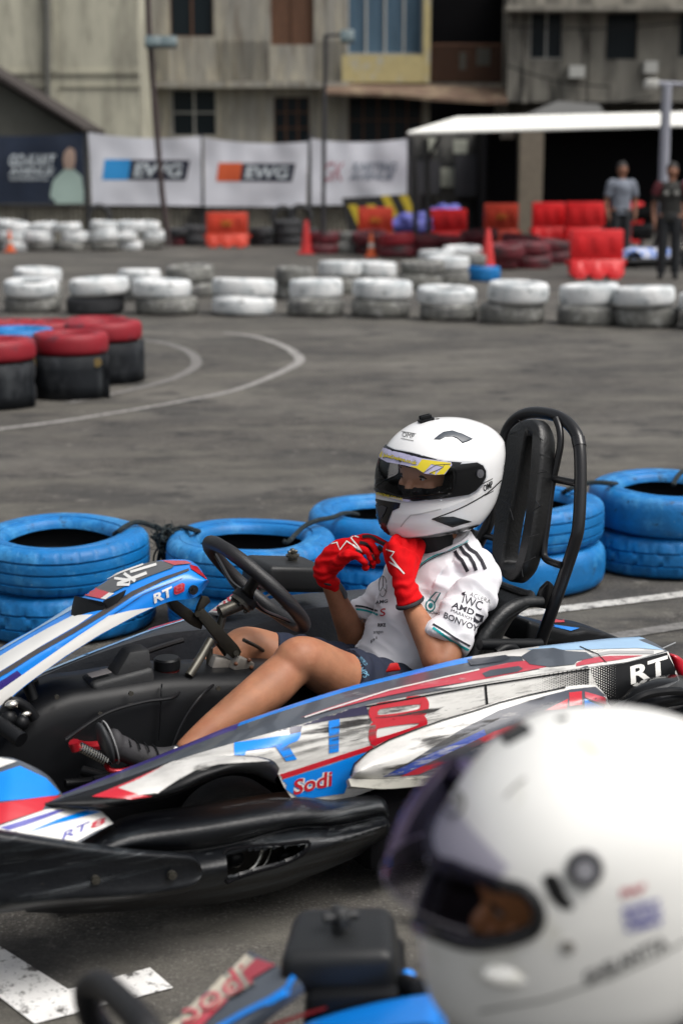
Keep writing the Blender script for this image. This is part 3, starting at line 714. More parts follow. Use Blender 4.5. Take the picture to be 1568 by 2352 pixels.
for a in [(RO, 1, 'red barrier with a yellow emblem standing alone beneath the orange logo banner', 474, 568, 569, 490), (RO, 1, 'orange red barrier with a yellow emblem before the striped boards', 822, 902, 572, 478), (RB, 0, 'dark red barrier beside the purple tarpaulin', 984, 1072, 566, 482), (RO, 1, 'orange barrier with a yellow emblem behind the maroon tyres', 1112, 1190, 566, 470), (RB, 0, 'red barrier left of its twin before the dark workshop', 1222, 1296, 560, 467), (RB, 0, 'red barrier right of its twin, behind the front barrier', 1300, 1388, 562, 466), (RB, 0, 'red barrier half hidden behind the man in the grey shirt', 1402, 1476, 560, 466), (RB, 0, 'large bright red barrier standing closest to the track', 1311, 1431, 641, 530)]: barrier_parts(*a)
CO_ = mat('orange_cone_plastic', (.60,.11,.03), .5); CR_ = mat('red_cone_plastic', (.55,.03,.03), .5)
for x, yb, yt, m_, lb in ((22,580,530,CO_,'orange traffic cone at the far left by the white tyres'), (703,584,507,CR_,'tall red traffic cone left of the maroon tyre heap'), (852,592,535,CO_,'orange traffic cone with a white band among the maroon tyres'), (1120,628,527,CR_,'tall red traffic cone at the end of the white tyres')):
    p = G(x, yb); h_ = (yb-yt)/px(p)[2]; b = thing('traffic_cone', lb, 'cone', Matrix.Translation((p.x, p.y+.1, 0)), 'traffic cones')
    m = MB(); m.box((0,0,.02), (h_*.5,h_*.5,.04), None, .01); m.obj('base', m_, b)
    m = MB(); m.revolve([(h_*.19,.04),(h_*.13,h_*.4),(h_*.06,h_*.95),(h_*.04,h_),(.001,h_)], seg=24, closed=False); m.obj('cone_body', m_, b)
    m = MB(); m.revolve([(h_*.138,h_*.4),(h_*.094,h_*.66)], seg=24, closed=False); m.obj('reflective_band', white if m_ is CO_ else m_, b)
# striped boards
b = thing('striped_board', 'yellow and black diagonal striped boards behind the barriers', 'board')
m = MB(); Y = 35.2
m.prism([W(785,455,1,Y), W(968,444,1,Y), W(960,520,1,Y), W(800,540,1,Y)], (0,.05,0)); o = m.obj('panel', mat('black_board', (.02,.02,.02), .6), b, smooth=0)
lay.mx = 2
s_ = Surf([o]); ys = mat('yellow_stripe', (.55,.42,.03), .6)
for k in range(6):
    x = 790+k*42; decal(s_, [(x,452-k*1),(x+20,451-k),(x+54,525),(x+34,525)], ys, b, 'stripe', off=.01, L=30)
lay.mx = .06
tarp = mat('purple_blue_tarpaulin', (.10,.11,.42), .55, var=.2, vs=5)
for i, (x, y, w_, h_, lb) in enumerate([(1022,500,110,62,'purple blue tarpaulin bundle behind the dark red barrier'), (950,516,110,56,'purple blue tarpaulin heap left of the dark red barrier')]):
    Y = 35.4-i; p = W(x, y, 1, Y); m = MB(); m.sph((0,0,0), 1, seg=48); o = m.obj('tarpaulin', tarp); s_ = 1/118
    for v in o.data.vertices:
        q = v.co*1.7; f = 1+.35*noise.noise(q+V((i*5,0,0)))+.15*noise.noise(q*2.5)+.06*noise.noise(q*6)
        v.co = V((v.co.x*w_/2*s_*f, v.co.y*.3*f, v.co.z*(h_/2*s_+.02)*f))
    o.location = (p.x, Y, p.z)
    m = MB(); m.box((p.x, Y+.1, p.z/2-.1), (w_*s_*.7,.4,p.z), None, .03); o2 = m.obj('crate', dark); tagt(o2, 'dark crate under the tarpaulin ' + ('left of' if i else 'behind') + ' the dark red barrier', 'crate')
    tagt(o, lb, 'tarpaulin')
# ---------------- the kart in the middle ----------------
kart = thing('go_kart', 'blue, white and red kart with black bumpers and seated driver in the middle', 'go-kart', KM)
BK = mat('black_moulded_plastic', (.006,.0065,.0075), .40, var=.2, vs=5, bump=.12, bs=240, dist=.001, layers=[((.03,.032,.035), 5, .66, (.5,1,2.5), .05)], spec=.2)
BKS = mat('scuffed_black_plastic', (.006,.007,.009), .38, var=.25, vs=3, bump=.35, bs=90, dist=.003, layers=[((.035,.042,.048), 6, .56, (.22,1,3.5), .06), ((.002,.002,.002), 5, .58, (.3,1,2.5), .05), ((.13,.14,.15), 20, .655, (.15,1,5), .03), ((.12,.11,.09), 60, .70, (.5,1,2), .03)], spec=.32)
ST_ = mat('black_steel_tube', (.008,.008,.009), .3, spec=.45)
GUN = mat('worn_gunmetal', (.10,.095,.08), .42, .7, var=.35, vs=14)
CHR = mat('bright_steel', (.6,.58,.52), .22, 1)
SL = mat('slate_vinyl', (.070,.082,.10), .3, coat=.5, var=.1, vs=9)
BL = mat('bright_blue_vinyl', (.0,.215,.74), .32, coat=.2, var=.08, vs=7, layers=[((.30,.46,.62), 12, .69, (.5,1,1), .06)])
LB = mat('pale_blue_vinyl_and_sky_sheen', (.32,.50,.70), .3, coat=.5, var=.1, vs=7, layers=[((.02,.20,.55), 6, .66, (.5,1,3), .05)])
PU = mat('purple_vinyl', (.035,.022,.20), .3, coat=.5)
RD = mat('red_vinyl', (.50,.008,.022), .32, coat=.5, layers=[((.12,.01,.02), 10, .66, (.5,1,1.5), .05)])
PK = mat('faded_red_vinyl', (.48,.05,.075), .4, coat=.3, layers=[((.5,.28,.28), 9, .62, (.5,1,1.5), .08)])
WH = mat('white_vinyl', (.72,.71,.68), .32, coat=.5, var=.04, vs=4)
WS = mat('scuffed_white_vinyl', (.70,.69,.66), .4, coat=.3, var=.05, vs=4, layers=[((.34,.33,.31), 7, .57, (.4,1,3), .10), ((.03,.028,.028), 9, .585, (.35,1,3.6), .045), ((.03,.028,.028), 40, .66, (.5,1,2), .03)])
WD = mat('dirty_white_vinyl', (.70,.69,.66), .4, coat=.3, layers=[((.14,.135,.13), 6, .60, (.4,1,2.8), .06), ((.05,.048,.045), 30, .66, (.5,1,2), .04), ((.42,.41,.39), 4, .52, (.5,1,2), .12)])
NV = mat('worn_navy_vinyl', (.018,.014,.055), .4, coat=.3, layers=[((.35,.34,.33), 11, .64, (.4,1,4), .03)])
def loft(rails, name, m_, parent, n=6, k=4, cut=None, sol=0, M=KM, off=0, mif=None, **tags):
    rl = [cr([tuple(KP(p[0], p[1], (0,1,0), p[2], M)) for p in r], n) for r in rails]
    mn = min(len(r) for r in rl); cols = []
    for i in range(mn): cols.append(cr([r[i] for r in rl], k) if len(rl) > 2 else [tuple(V(rl[0][i]).lerp(V(rl[1][i]), j/k)) for j in range(k+1)])
    def f(i, j):
        if mif is not None: return mif(i, j)
        if cut is None: return 0
        c = (V(cols[i][j])+V(cols[min(i+1, mn-1)][min(j+1, len(cols[i])-1)]))/2
        q = px(M @ c); return None if inpoly(q[0], q[1], cut) else 0
    mb = MB(); mb.grid(cols, f)
    if cut is not None:
        for v in mb.b.verts:
            if v.is_boundary and v.link_faces:
                q = px(M @ v.co); e = near_poly(q[0], q[1], cut)
                if e[0] < 22: v.co = KP(e[1], e[2], (0,1,0), v.co.y, M)
    o = mb.obj(name, m_, parent, smooth=60, **tags)
    if sol: mod_apply(o, ('SOLIDIFY', dict(thickness=sol, offset=off)))
    o.data.set_sharp_from_angle(angle=R(60)); return o
def inpoly(x, y, P):
    c = False; j = len(P)-1
    for i in range(len(P)):
        xi, yi = P[i][:2]; xj, yj = P[j][:2]
        if (yi > y) != (yj > y) and x < (xj-xi)*(y-yi)/(yj-yi)+xi: c = not c
        j = i
    return c
# --- near side pod ---
T_ = [(126,1833,.56),(205,1800,.50),(334,1748,.44),(434,1707,.42),(527,1668,.42),(640,1628,.42),(750,1592,.42),(828,1570,.42),(954,1538,.42),(1068,1510,.42),(1208,1488,.42),(1316,1475,.42),(1400,1466,.42),(1462,1463,.43)]
C_ = [(103,1847,.60),(180,1826,.595),(310,1780,.58),(397,1749,.57),(500,1717,.57),(600,1689,.57),(720,1655,.575),(800,1629,.58),(930,1600,.59),(1060,1577,.60),(1200,1556,.60),(1330,1536,.60),(1440,1521,.59),(1533,1496,.56)]
Cm = [((a[0]+b[0])/2, (a[1]+b[1])/2-(3 if i < 5 else 5), (a[2]+b[2])/2) for i, (a, b) in enumerate(zip(T_, C_))]
Ti = [(a[0]+6, a[1]+34, a[2]-.025) for a in T_]
pod_top = loft([Ti, T_, Cm, C_], 'side_pod', [SL, PU, BL, WD, LB, dark], kart, n=8, k=5, mif=lambda i, j: (1 if i < 34 else 2 if i < 73 else 3 if i < 82 else 4) if (2 <= j < (9 if i < 34 else 8)) else (5 if j < 2 else 0))  # pale blue rear end of the edge stripe is painted as reflected sky
s_pt = Surf([pod_top])
CV = [(397,1749,.57),(480,1723,.57),(560,1700,.57),(640,1678,.572),(700,1661,.575),(760,1641,.58),(840,1619,.582),(960,1595,.59),(1113,1569,.60),(1309,1539,.60),(1430,1522,.59),(1533,1496,.56)]
BV = [(399,1753,.60),(500,1748,.61),(585,1752,.61),(632,1770,.615),(655,1812,.61),(690,1842,.60),(790,1836,.60),(920,1790,.61),(1090,1740,.61),(1320,1680,.61),(1450,1625,.61),(1560,1562,.58)]
MV = [((a[0]+b[0])/2, (a[1]+b[1])/2, (a[2]+b[2])/2+.012) for a, b in zip(CV, BV)]
pod_side = loft([CV, MV, BV], 'side_panel', WS, pod_top, n=10, k=6)
s_ps = Surf([pod_side])
F0 = [(103,1845,.605),(240,1803,.60),(320,1775,.61),(398,1748,.625),(455,1740,.64),(510,1736,.65),(560,1735,.655),(600,1739,.65),(628,1748,.64),(642,1765,.62)]
F1 = [(103,1849,.64),(195,1850,.66),(281,1843,.68),(363,1828,.69),(420,1808,.70),(469,1786,.70),(525,1768,.70),(575,1768,.69),(606,1780,.67),(632,1792,.64)]
Fm = [((a[0]+b[0])/2+2, (a[1]+b[1])/2-4, (a[2]+b[2])/2+.01) for a, b in zip(F0, F1)]
F2 = [(p[0]+3, p[1]+9, p[2]-.03) for p in F1]
fender = loft([F0, Fm, F1, F2], 'wheel_arch', BK, pod_top, n=8, k=5)
s_fe = Surf([fender])
decal(s_fe, [(272,1811),(330,1785),(375,1760),(398,1750),(455,1741),(530,1737),(590,1741),(620,1749),(560,1752),(500,1757),(450,1770),(405,1795),(363,1822),(320,1826)], WD, fender, off=.0018)
decal(s_fe, [(211,1831),(300,1795),(375,1761),(330,1787),(272,1811),(320,1826),(350,1829),(300,1836)], RD, fender, off=.0018)
# stickers and a painted sky reflection on the pod top
def along(r0, r1, f0, f1, i0, i1, n=6):
    """polygon between fractions f0..f1 of two rails"""
    a = [((1-f0)*p[0]+f0*q[0], (1-f0)*p[1]+f0*q[1]) for p, q in zip(r0, r1)][i0:i1+1]
    b = [((1-f1)*p[0]+f1*q[0], (1-f1)*p[1]+f1*q[1]) for p, q in zip(r0, r1)][i0:i1+1]
    a = [p[:2] for p in cr([(*p, 0) for p in a], n)]; b = [p[:2] for p in cr([(*p, 0) for p in b], n)]
    return a+b[::-1]
decal(s_pt, [(1066,1514),(1120,1506),(1208,1492),(1316,1479),(1400,1471),(1460,1468),(1526,1496),(1440,1521),(1330,1536),(1240,1549),(1113,1568),(1040,1580),(1000,1582),(1113,1560),(1240,1538),(1205,1525),(1195,1508),(1150,1507)], WD, pod_top, off=.0008)
decal(s_pt, [(1208,1493),(1316,1480),(1400,1472),(1459,1469),(1522,1494),(1462,1490),(1316,1494),(1250,1495)], LB, pod_top, off=.0020)  # pale blue patch paints the sky's reflection onto the pod top
decal(s_pt, [(690,1650),(752,1628),(891,1585),(1018,1556),(1100,1538),(1164,1524),(1210,1518),(1255,1533),(1180,1548),(1113,1561),(1043,1572),(960,1585),(860,1606)], PK, pod_top, off=.0016)
decal(s_pt, [(1322,1525),(1352,1512),(1400,1508),(1476,1507),(1420,1517),(1370,1524),(1322,1532)], PK, pod_top, off=.0022)
decal(s_pt, [(1195,1510),(1222,1493),(1270,1490),(1300,1497),(1345,1500),(1362,1513),(1325,1520),(1318,1528),(1262,1534),(1216,1528)], SL, pod_top, off=.0026)
decal(s_pt, [(1106,1549),(1125,1541),(1190,1532),(1200,1538),(1188,1545),(1115,1558)], SL, pod_top, off=.0026)
decal(s_pt, [(1072,1517),(1160,1506),(1172,1512),(1150,1521),(1080,1530)], mat('dark_slate_vinyl', (.035,.042,.055), .35, coat=.4), pod_top, off=.0022)
decal(s_pt, stroke([(700,1650),(760,1630),(891,1588),(1018,1558),(1100,1540)], 3.0), WH, pod_top, 'stripe', off=.0028)
decal(s_pt, [p for p in stroke([(1330,1487),(1372,1505),(1394,1528)], 2.2)], BK, pod_top, 'panel_seam', off=.003)
decal(s_pt, stroke([(1330,1512),(1400,1500),(1500,1500)], 7), mat('grey_vinyl', (.38,.38,.38), .4), pod_top, 'stripe', off=.0024)
# stickers on the side
decal(s_ps, [(560,1697),(620,1674),(690,1655),(840,1620),(846,1641),(770,1652),(694,1667),(690,1683),(667,1688),(664,1675),(600,1687)], NV, pod_side, off=.001)
decal(s_ps, [(538,1707),(600,1698),(664,1688),(676,1685),(690,1682),(689,1692),(682,1702),(660,1711),(681,1744),(656,1748),(632,1716),(566,1725),(561,1735),(538,1735)], BL, pod_side, 'lettering', off=.0018)
decal(s_ps, [(754,1656),(779,1651),(777,1726),(755,1730)], BL, pod_side, 'lettering', off=.0018)
decal(s_ps, stroke([q[:2] for q in cr([(856,1640,0),(862,1624,0),(880,1617,0),(955,1608,0),(972,1612,0),(972,1628,0),(956,1640,0),(872,1652,0)], 5, True)], 20, True), RD, pod_side, 'lettering', off=.002)
decal(s_ps, stroke([q[:2] for q in cr([(856,1698,0),(856,1676,0),(868,1664,0),(955,1652,0),(970,1655,0),(968,1668,0),(950,1678,0),(870,1703,0)], 5, True)], 18, True), RD, pod_side, 'lettering', off=.002)
decal(s_ps, [(640,1779),(853,1711),(858,1720),(640,1792)], RD, pod_side, 'stripe', off=.0018)
decal(s_ps, [(641,1793),(760,1755),(858,1721),(835,1748),(805,1780),(790,1822),(690,1836),(655,1812)], BL, pod_side, off=.0014)
for bo, mm, of in ((.075, WH, .0022), (.02, RD, .0030)): text(s_ps, 'Sodi', (672,1826), (760,1804), (2,-36), mm, pod_side, bold=bo, shear=.0, off=of)
decal(s_ps, stroke([(1113,1568),(1117,1618)], 5), BK, pod_side, 'panel_seam', off=.002)
decal(s_ps, stroke([(840,1623),(1113,1573),(1309,1543),(1430,1526),(1530,1501)], 4), BK, pod_side, 'panel_seam', off=.0024)
decal(s_ps, [(1352,1535),(1430,1525),(1530,1501),(1562,1560),(1500,1580),(1450,1600),(1400,1620),(1380,1595),(1362,1560)], BK, pod_side, off=.0014)
dots, wd = [], []
for i in range(36):
    for j in range(14):
        x = 1228+i*5.2; y = 1552+j*5.6-(x-1228)*.13+(2.8 if i % 2 else 0)
        if y > 1612-(x-1228)*.25 and x < 1340: continue
        f = (x-1228)/(1352-1228)
        c = lambda r: [(x+r*math.cos(a), y+r*math.sin(a)) for a in [q*math.pi/3 for q in range(6)]]
        if f < 1: dots.append(c(.5+2.2*f))
        elif x < 1412 and y < 1600: wd.append(c(max(.3, 2.3*(1-(x-1352)/70))))
decal(s_ps, dots, BK, pod_side, 'halftone_dots', off=.002, kind='stuff'); decal(s_ps, wd, WH, pod_side, 'halftone_dots', off=.0026, kind='stuff')
text(s_ps, 'RT', (1446,1572), (1532,1546), (-2,-40), WH, pod_side, bold=.03, off=.003)
m = MB(); m.prism([K(a,b_,1,.545) for a,b_ in ((1526,1497),(1541,1499),(1556,1514),(1566,1540),(1562,1556),(1546,1552),(1534,1530))], (0,.035,0), .010, seg=3); m.obj('tail_lamp', RD, pod_top)
SCF = wearmat('black_scuffs', (.03,.028,.028), 13, .565, (.16,1,3.6), .03); SCG = wearmat('grey_rub_marks', (.16,.157,.15), 16, .60, (.18,1,3.4), .05)
decal(s_ps, [(690,1672),(750,1655),(850,1632),(852,1690),(800,1705),(730,1712),(696,1700)], SCF, pod_side, 'scuff', off=.0028)
decal(s_ps, [(862,1608),(980,1592),(1105,1576),(1108,1592),(1040,1612),(985,1640),(860,1650)], SCF, pod_side, 'scuff', off=.0030)
decal(s_ps, [(560,1702),(700,1670),(860,1640),(862,1700),(760,1740),(640,1765),(560,1735)], SCG, pod_side, 'scuff', off=.0034)
decal(s_pt, [(640,1640),(1000,1545),(1300,1500),(1500,1490),(1330,1532),(1100,1566),(850,1612)], wearmat('pale_rub_marks', (.35,.35,.35), 10, .62, (.3,1,1)), pod_top, 'scuff', off=.0036)
# bulged lower pod
B0 = [(803,1786,.63),(812,1757,.63),(847,1724,.63),(891,1699,.63),(954,1674,.63),(1018,1652,.63),(1081,1632,.63),(1145,1611,.63),(1208,1595,.63),(1297,1577,.62),(1366,1574,.61),(1393,1600,.60)]
B2 = [(806,1789,.65),(835,1790,.66),(875,1788,.67),(925,1786,.68),(985,1781,.68),(1060,1772,.68),(1140,1757,.68),(1220,1732,.68),(1290,1702,.67),(1350,1664,.66),(1385,1632,.64),(1396,1606,.61)]
B1 = [((a[0]+b[0])/2-2, (a[1]+b[1])/2, .675 if 0 < i < 11 else .64) for i, (a, b) in enumerate(zip(B0, B2))]
bulge = loft([B0, B1, B2], 'lower_pod', WD, kart, n=10, k=6)
s_bu = Surf([bulge])
NVS = mat('scraped_slate_vinyl', (.05,.055,.075), .45, coat=.2, layers=[((.30,.29,.28), 12, .60, (.3,1,3), .05), ((.015,.015,.018), 6, .6, (.4,1,2), .06)])
decal(s_bu, [(878,1784),(925,1758),(967,1733),(1056,1677),(1145,1632),(1246,1600),(1310,1584),(1366,1578),(1393,1602),(1380,1640),(1350,1662),(1220,1730),(1060,1770),(985,1780)], NVS, bulge, off=.0012)
decal(s_bu, [(878,1783),(930,1757),(1030,1713),(1110,1676),(1115,1688),(1037,1728),(950,1774)], mat('scraped_blue_vinyl', (.03,.06,.28), .4, layers=[((.4,.4,.4), 11, .62, (.3,1,3), .04)]), bulge, off=.0018)
decal(s_bu, [(918,1783),(1018,1734),(1132,1681),(1200,1655),(1205,1665),(1138,1693),(1043,1742),(960,1778)], mat('scraped_red_vinyl', (.35,.015,.03), .4, layers=[((.05,.05,.06), 11, .56, (.3,1,3), .04)]), bulge, off=.0022)
decal(s_bu, [(1250,1632),(1303,1606),(1300,1628)], RD, bulge, off=.002); decal(s_bu, [(1306,1592),(1335,1589),(1335,1618),(1306,1622)], RD, bulge, off=.002)
decal(s_bu, [(1342,1590),(1388,1603),(1390,1618),(1342,1603)], PK, bulge, off=.002); decal(s_bu, [(1341,1606),(1384,1622),(1380,1636),(1340,1634)], BL, bulge, off=.002)
decal(s_bu, stroke([(806,1782),(815,1757),(849,1726),(893,1701),(956,1676),(1018,1654),(1083,1635),(1147,1614),(1210,1598),(1297,1580)], 3.5), BK, bulge, 'panel_seam', off=.0025)
decal(s_bu, [(830,1760),(900,1710),(1000,1672),(1100,1640),(1200,1608),(1290,1588),(1200,1625),(1060,1692),(960,1745),(880,1778)], SCF, bulge, 'scuff', off=.0030)
decal(s_bu, [(880,1780),(980,1735),(1150,1650),(1300,1592),(1370,1590),(1340,1660),(1200,1728),(1000,1778)], wearmat('chalky_scrapes', (.45,.44,.43), 18, .61, (.3,1,2.4)), bulge, 'scuff', off=.0034)
decal(s_fe, [(300,1815),(400,1755),(530,1740),(600,1745),(500,1762),(440,1780),(365,1824)], SCG, fender, 'scuff', off=.003)
loft([[(800,1789,.66),(880,1790,.68),(960,1788,.69),(1040,1779,.69),(1140,1762,.69)],[(806,1806,.67),(880,1812,.685),(960,1806,.69),(1040,1796,.69),(1140,1780,.69)]], 'sill', mat('filthy_white_plastic', (.42,.41,.36), .6, layers=[((.06,.06,.05), 9, .56, (.6,1,1.5), .06)]), kart, sol=.02, off=-1)
m = MB(); m.hexa([K(650,1835,1,.42)+V((0,0,-.14)), K(1420,1640,1,.42)+V((0,0,-.2)), K(1420,1640,1,.60)+V((0,0,-.2)), K(690,1842,1,.585)+V((0,0,-.14)), K(650,1800,1,.42), K(1420,1600,1,.42), K(1420,1640,1,.60), K(690,1842,1,.585)], .01); m.obj('side_frame', dark, kart)
m = MB(); m.box((.22,.585,.15), (.75,.14,.17), None, .03); m.box((.42,.62,.16), (.12,.1,.15), None, .03); m.obj('side_skirt', dark, kart)
# --- black side bumper ---
hole = [(519,1962),(560,1950),(645,1944),(703,1939),(697,1958),(680,1970),(645,1984),(586,1999),(540,2014),(524,2016)]
stn = [(60,1945,2096),(182,1932,2098),(275,1889,2094),(328,1875,2090),(440,1859,2081),(527,1845,2071),(639,1828,2045),(703,1827,2017),(762,1833,1993),(820,1825,1967),(868,1822,1944),(888,1838,1925),(893,1865,1905)]
prof = [(-.04,.53),(0,.58),(.07,.635),(.16,.675),(.26,.69),(.34,.685),(.39,.665),(.44,.672),(.54,.70),(.66,.712),(.76,.70),(.86,.675),(1,.62)]
rl = [[(x, y0+(y1-y0)*f+(6*math.sin(x/60.) if .3 < f < .6 else 0), v_-(.05 if i == len(stn)-1 else 0)) for i, (x, y0, y1) in enumerate(stn)] for f, v_ in prof]
bump = loft(rl, 'side_bumper', BKS, kart, n=24, k=6, cut=hole, sol=.006, off=-1)
m = MB(); sb_ = Surf([bump])
rim = []
for x, y in hole:
    cx, cy = 612, 1975; p, n_ = sb_.hit(cx+(x-cx)*1.05, cy+(y-cy)*1.15)
    if p is not None: rim.append(KI @ p)
m.tube(rim, .004, closed=True, seg=8, n=4); m.obj('opening_rim', dark, bump)
m = MB(); m.tube([K(x, y, 1, .64) for x, y in ((605,1948),(598,1968),(586,1988),(566,2004),(545,2012),(520,2018))], .0055, seg=10); m.tube([K(x, y, 1, .63) for x, y in ((625,1945),(615,1975),(600,1995))], .004); m.obj('brake_ring', CHR, kart)
m = MB(); m.box(K(600,1975,1,.60), (.2,.01,.1)); m.obj('dark_backing', mat('dull_dark_metal', (.04,.036,.03), .6), kart)
m = MB(); m.sph(K(660,1965,1,.64), (.02,.012,.014)); m.obj('axle_nut', BK, kart)
m = MB(); m.sph(K(540,1975,1,.63), (.02,.012,.02)); m.obj('axle_nut', BK, kart)
fs = [(-420,1820,2000,.30),(-300,1850,2050,.50),(-180,1880,2085,.63),(-60,1900,2095,.70),(0,1907,2094,.725),(90,1921,2084,.735),(176,1935,2077,.738),(293,1950,2068,.735),(400,1958,2053,.73),(440,1963,2043,.725),(458,1980,2027,.722),(464,1998,2010,.715)]
prof = [(-.02,-.055),(.0,-.02),(.04,-.004),(.12,.004),(.3,.0),(.5,-.002),(.7,.0),(.88,.004),(.96,-.004),(1.0,-.02),(1.02,-.055)]
rl = [[(x, y0+(y1-y0)*f, v_+dv) for (x, y0, y1, v_) in fs] for f, dv in prof]
fb = loft(rl, 'front_bumper', BKS, kart, n=8, k=3)
m = MB()
for x, y in ((221,2022),(397,2011)):
    c = K(x, y, 1, .742); m.tube([c+V((0,-.008,0)), c+V((0,.002,0))], .0085, n=1, seg=16); m.tube([c+V((0,.002,0)), c+V((0,.004,0))], .004, n=1, seg=6)
m.obj('bolt', GUN, fb)
s_b2 = Surf([bump]); decal(s_b2, [(200,1940),(440,1868),(640,1832),(860,1826),(885,1860),(860,1930),(700,1935),(500,1945),(300,1945)], wearmat('grey_scrapes', (.075,.08,.085), 7, .57, (.25,1,4.5), .05), bump, 'scuff', off=.0015, L=16)
s_b3 = Surf([fb]); decal(s_b3, [(-80,1915),(176,1945),(400,1965),(450,1990),(400,2045),(170,2070),(-80,2085)], wearmat('fine_grey_scrapes', (.05,.055,.06), 8, .60, (.2,1,6), .04), fb, 'scuff', off=.0015, L=16)
# --- nose panel ---
N0 = [(-420,1700,-.1),(-200,1735,.25),(-80,1738,.42),(0,1739,.50),(44,1747,.53),(108,1780,.56),(143,1823,.58),(170,1850,.60),(230,1862,.62),(264,1893,.64)]
N1 = [(-420,1840,.30),(-200,1885,.60),(-80,1900,.66),(0,1909,.69),(35,1913,.695),(75,1920,.70),(110,1926,.70),(140,1930,.70),(165,1934,.70),(182,1936,.70)]
Nm = [((a[0]+b[0])/2, (a[1]+b[1])/2-2, (a[2]+b[2])/2+.012) for a, b in zip(N0, N1)]
nose = loft([[(p[0], p[1]+25, p[2]-.05) for p in N0], N0, Nm, N1], 'nose_panel', SL, kart, n=8, k=5)
s_no = Surf([nose])
decal(s_no, [(-80,1742),(0,1741),(40,1749),(0,1764),(-80,1770)], WH, nose, 'stripe')
decal(s_no, [(-80,1778),(0,1775),(46,1760),(106,1788),(137,1821),(132,1827),(60,1836),(-80,1848)], BL, nose)
decal(s_no, [(-80,1852),(0,1845),(110,1830),(140,1828),(105,1846),(98,1862),(40,1880),(0,1894),(-80,1905)], RD, nose, 'stripe')
decal(s_no, [(-20,1904),(0,1898),(105,1860),(140,1856),(170,1852),(232,1864),(260,1892),(215,1912),(176,1933),(90,1921),(0,1908)], WH, nose)
decal(s_no, [(0,1902),(130,1862),(150,1862),(60,1896),(20,1908)], mat('violet_vinyl', (.10,.10,.38), .3, coat=.4), nose, 'stripe', off=.002)
decal(s_no, [(60,1914),(130,1884),(200,1862),(232,1866),(190,1878),(120,1895)], BL, nose, 'stripe', off=.002)
text(s_no, 'RT', (142,1930), (200,1906), (6,-18), mat('violet_vinyl', (0,0,0)), nose, bold=.01, off=.0025)
text(s_no, '8', (206,1906), (240,1893), (4,-16), PK, nose, bold=.02, off=.0025)
# --- front wheels, rear wheel ---
def wheel(u, v, r, w_, name='wheel'):
    m = MB(); Mx = Matrix.Translation((u, v, r)) @ Matrix.Rotation(R(90), 4, 'X')
    m.revolve([(r*.5,-w_*.42),(r*.75,-w_*.5),(r*.93,-w_*.46),(r,-w_*.32),(r*1.01,0),(r,w_*.32),(r*.93,w_*.46),(r*.75,w_*.5),(r*.5,w_*.42)], Mx, 64); o = m.obj(name, mat('kart_tyre_rubber', (.040,.039,.037), .75, var=.3, vs=14, bump=.4, bs=120, layers=[((.07,.065,.06), 18, .6, (1,1,1), .08)]), kart)
    m = MB(); m.revolve([(r*.5,-w_*.4),(r*.47,0),(r*.5,w_*.4),(r*.2,w_*.25),(.001,w_*.25)], Mx, 32, closed=False); m.obj('rim', GUN, o); return o
wheel(.825, .45, .130, .12)
m = MB(); m.box((.80,.365,.165), (.62,.012,.27), None, .004); m.obj('dark_backing', dark, kart); wheel(.87, -.55, .14, .13); wheel(-.33, .57, .14, .16); wheel(-.33, -.57, .14, .16)  # dark plate added behind the wheel to give the arch its shade
a = [(1396,1628,.62),(1425,1597,.63),(1462,1568,.64),(1512,1552,.64),(1568,1552,.63),(1640,1575,.6),(1700,1620,.58)]
b = [(1412,1648,.68),(1440,1617,.70),(1475,1595,.71),(1520,1586,.71),(1568,1586,.71),(1640,1608,.68),(1690,1650,.66)]
smoke = glassmat('smoked_clear_plastic', (.30,.31,.33), .25, .1)
rf = loft([a, [((p[0]+q[0])/2-6, (p[1]+q[1])/2-3, (p[2]+q[2])/2+.01) for p, q in zip(a, b)], b], 'rear_wheel_arch', smoke, kart, n=8, k=4)
m = MB(); m.tube([K(p[0], p[1]+3, 1, p[2]) for p in b], .010, seg=10); m.obj('arch_trim', BK, rf)
m = MB(); m.tube([K(1430,1640,1,.6), K(1500,1612,1,.66), K(1568,1600,1,.66), K(1680,1590,1,.55), K(1800,1560,1,.2)], .02); m.tube([K(1450,1690,1,.6), K(1568,1650,1,.66), K(1700,1640,1,.55)], .03); m.obj('rear_bumper', BKS, kart)
m = MB(); m.tube([K(1505,1496,1,.45), K(1550,1476,1,.45)], .002, seg=6, n=1); m.obj('cable_tie', mat('grey_cable', (.25,.26,.27), .4), kart)
# --- floor, tunnel tank ---
m = MB(); m.box((.45,0,.045), (1.5,.78,.02), None, .005); m.obj('floor_tray', BK, kart)
def KW(u, v, w_): return V((u, v, w_))
tn = [(-60,1790),(0,1722),(30,1682),(60,1653),(100,1626),(165,1600),(225,1590),(300,1578),(345,1571),(375,1566),(430,1562),(500,1560),(575,1558),(650,1556),(760,1560)]
rows = []
for x, y in tn:
    p = K(x, y, 1, .095); u, w_ = p.x, p.z
    rows.append([(u,-.17,.05),(u,-.125,.08),(u,-.11,w_*.8),(u,-.095,w_-.015),(u,-.07,w_+.004),(u,0,w_+.012),(u,.06,w_+.008),(u,.085,w_+.001),(u,.10,w_-.018),(u,.112,w_-.05),(u,.118,w_*.55),(u,.135,.10),(u,.20,.055)])
rl = [cr([r[j] for r in rows], 5) for j in range(13)]
m = MB(); m.grid([[rl[j][i] for j in range(13)] for i in range(len(rl[0]))]); tank = m.obj('tunnel_tank', BK, kart, smooth=60)
m = MB(); m.tube([K(372,1572,1,.103), K(371,1590,1,.124), K(369,1640,1,.128), K(366,1700,1,.132)], .002, n=3); m.obj('moulding_rib', BK, tank)
m = MB(); c = K(272,1572,1,.04); c2 = K(300,1540,1,.04)
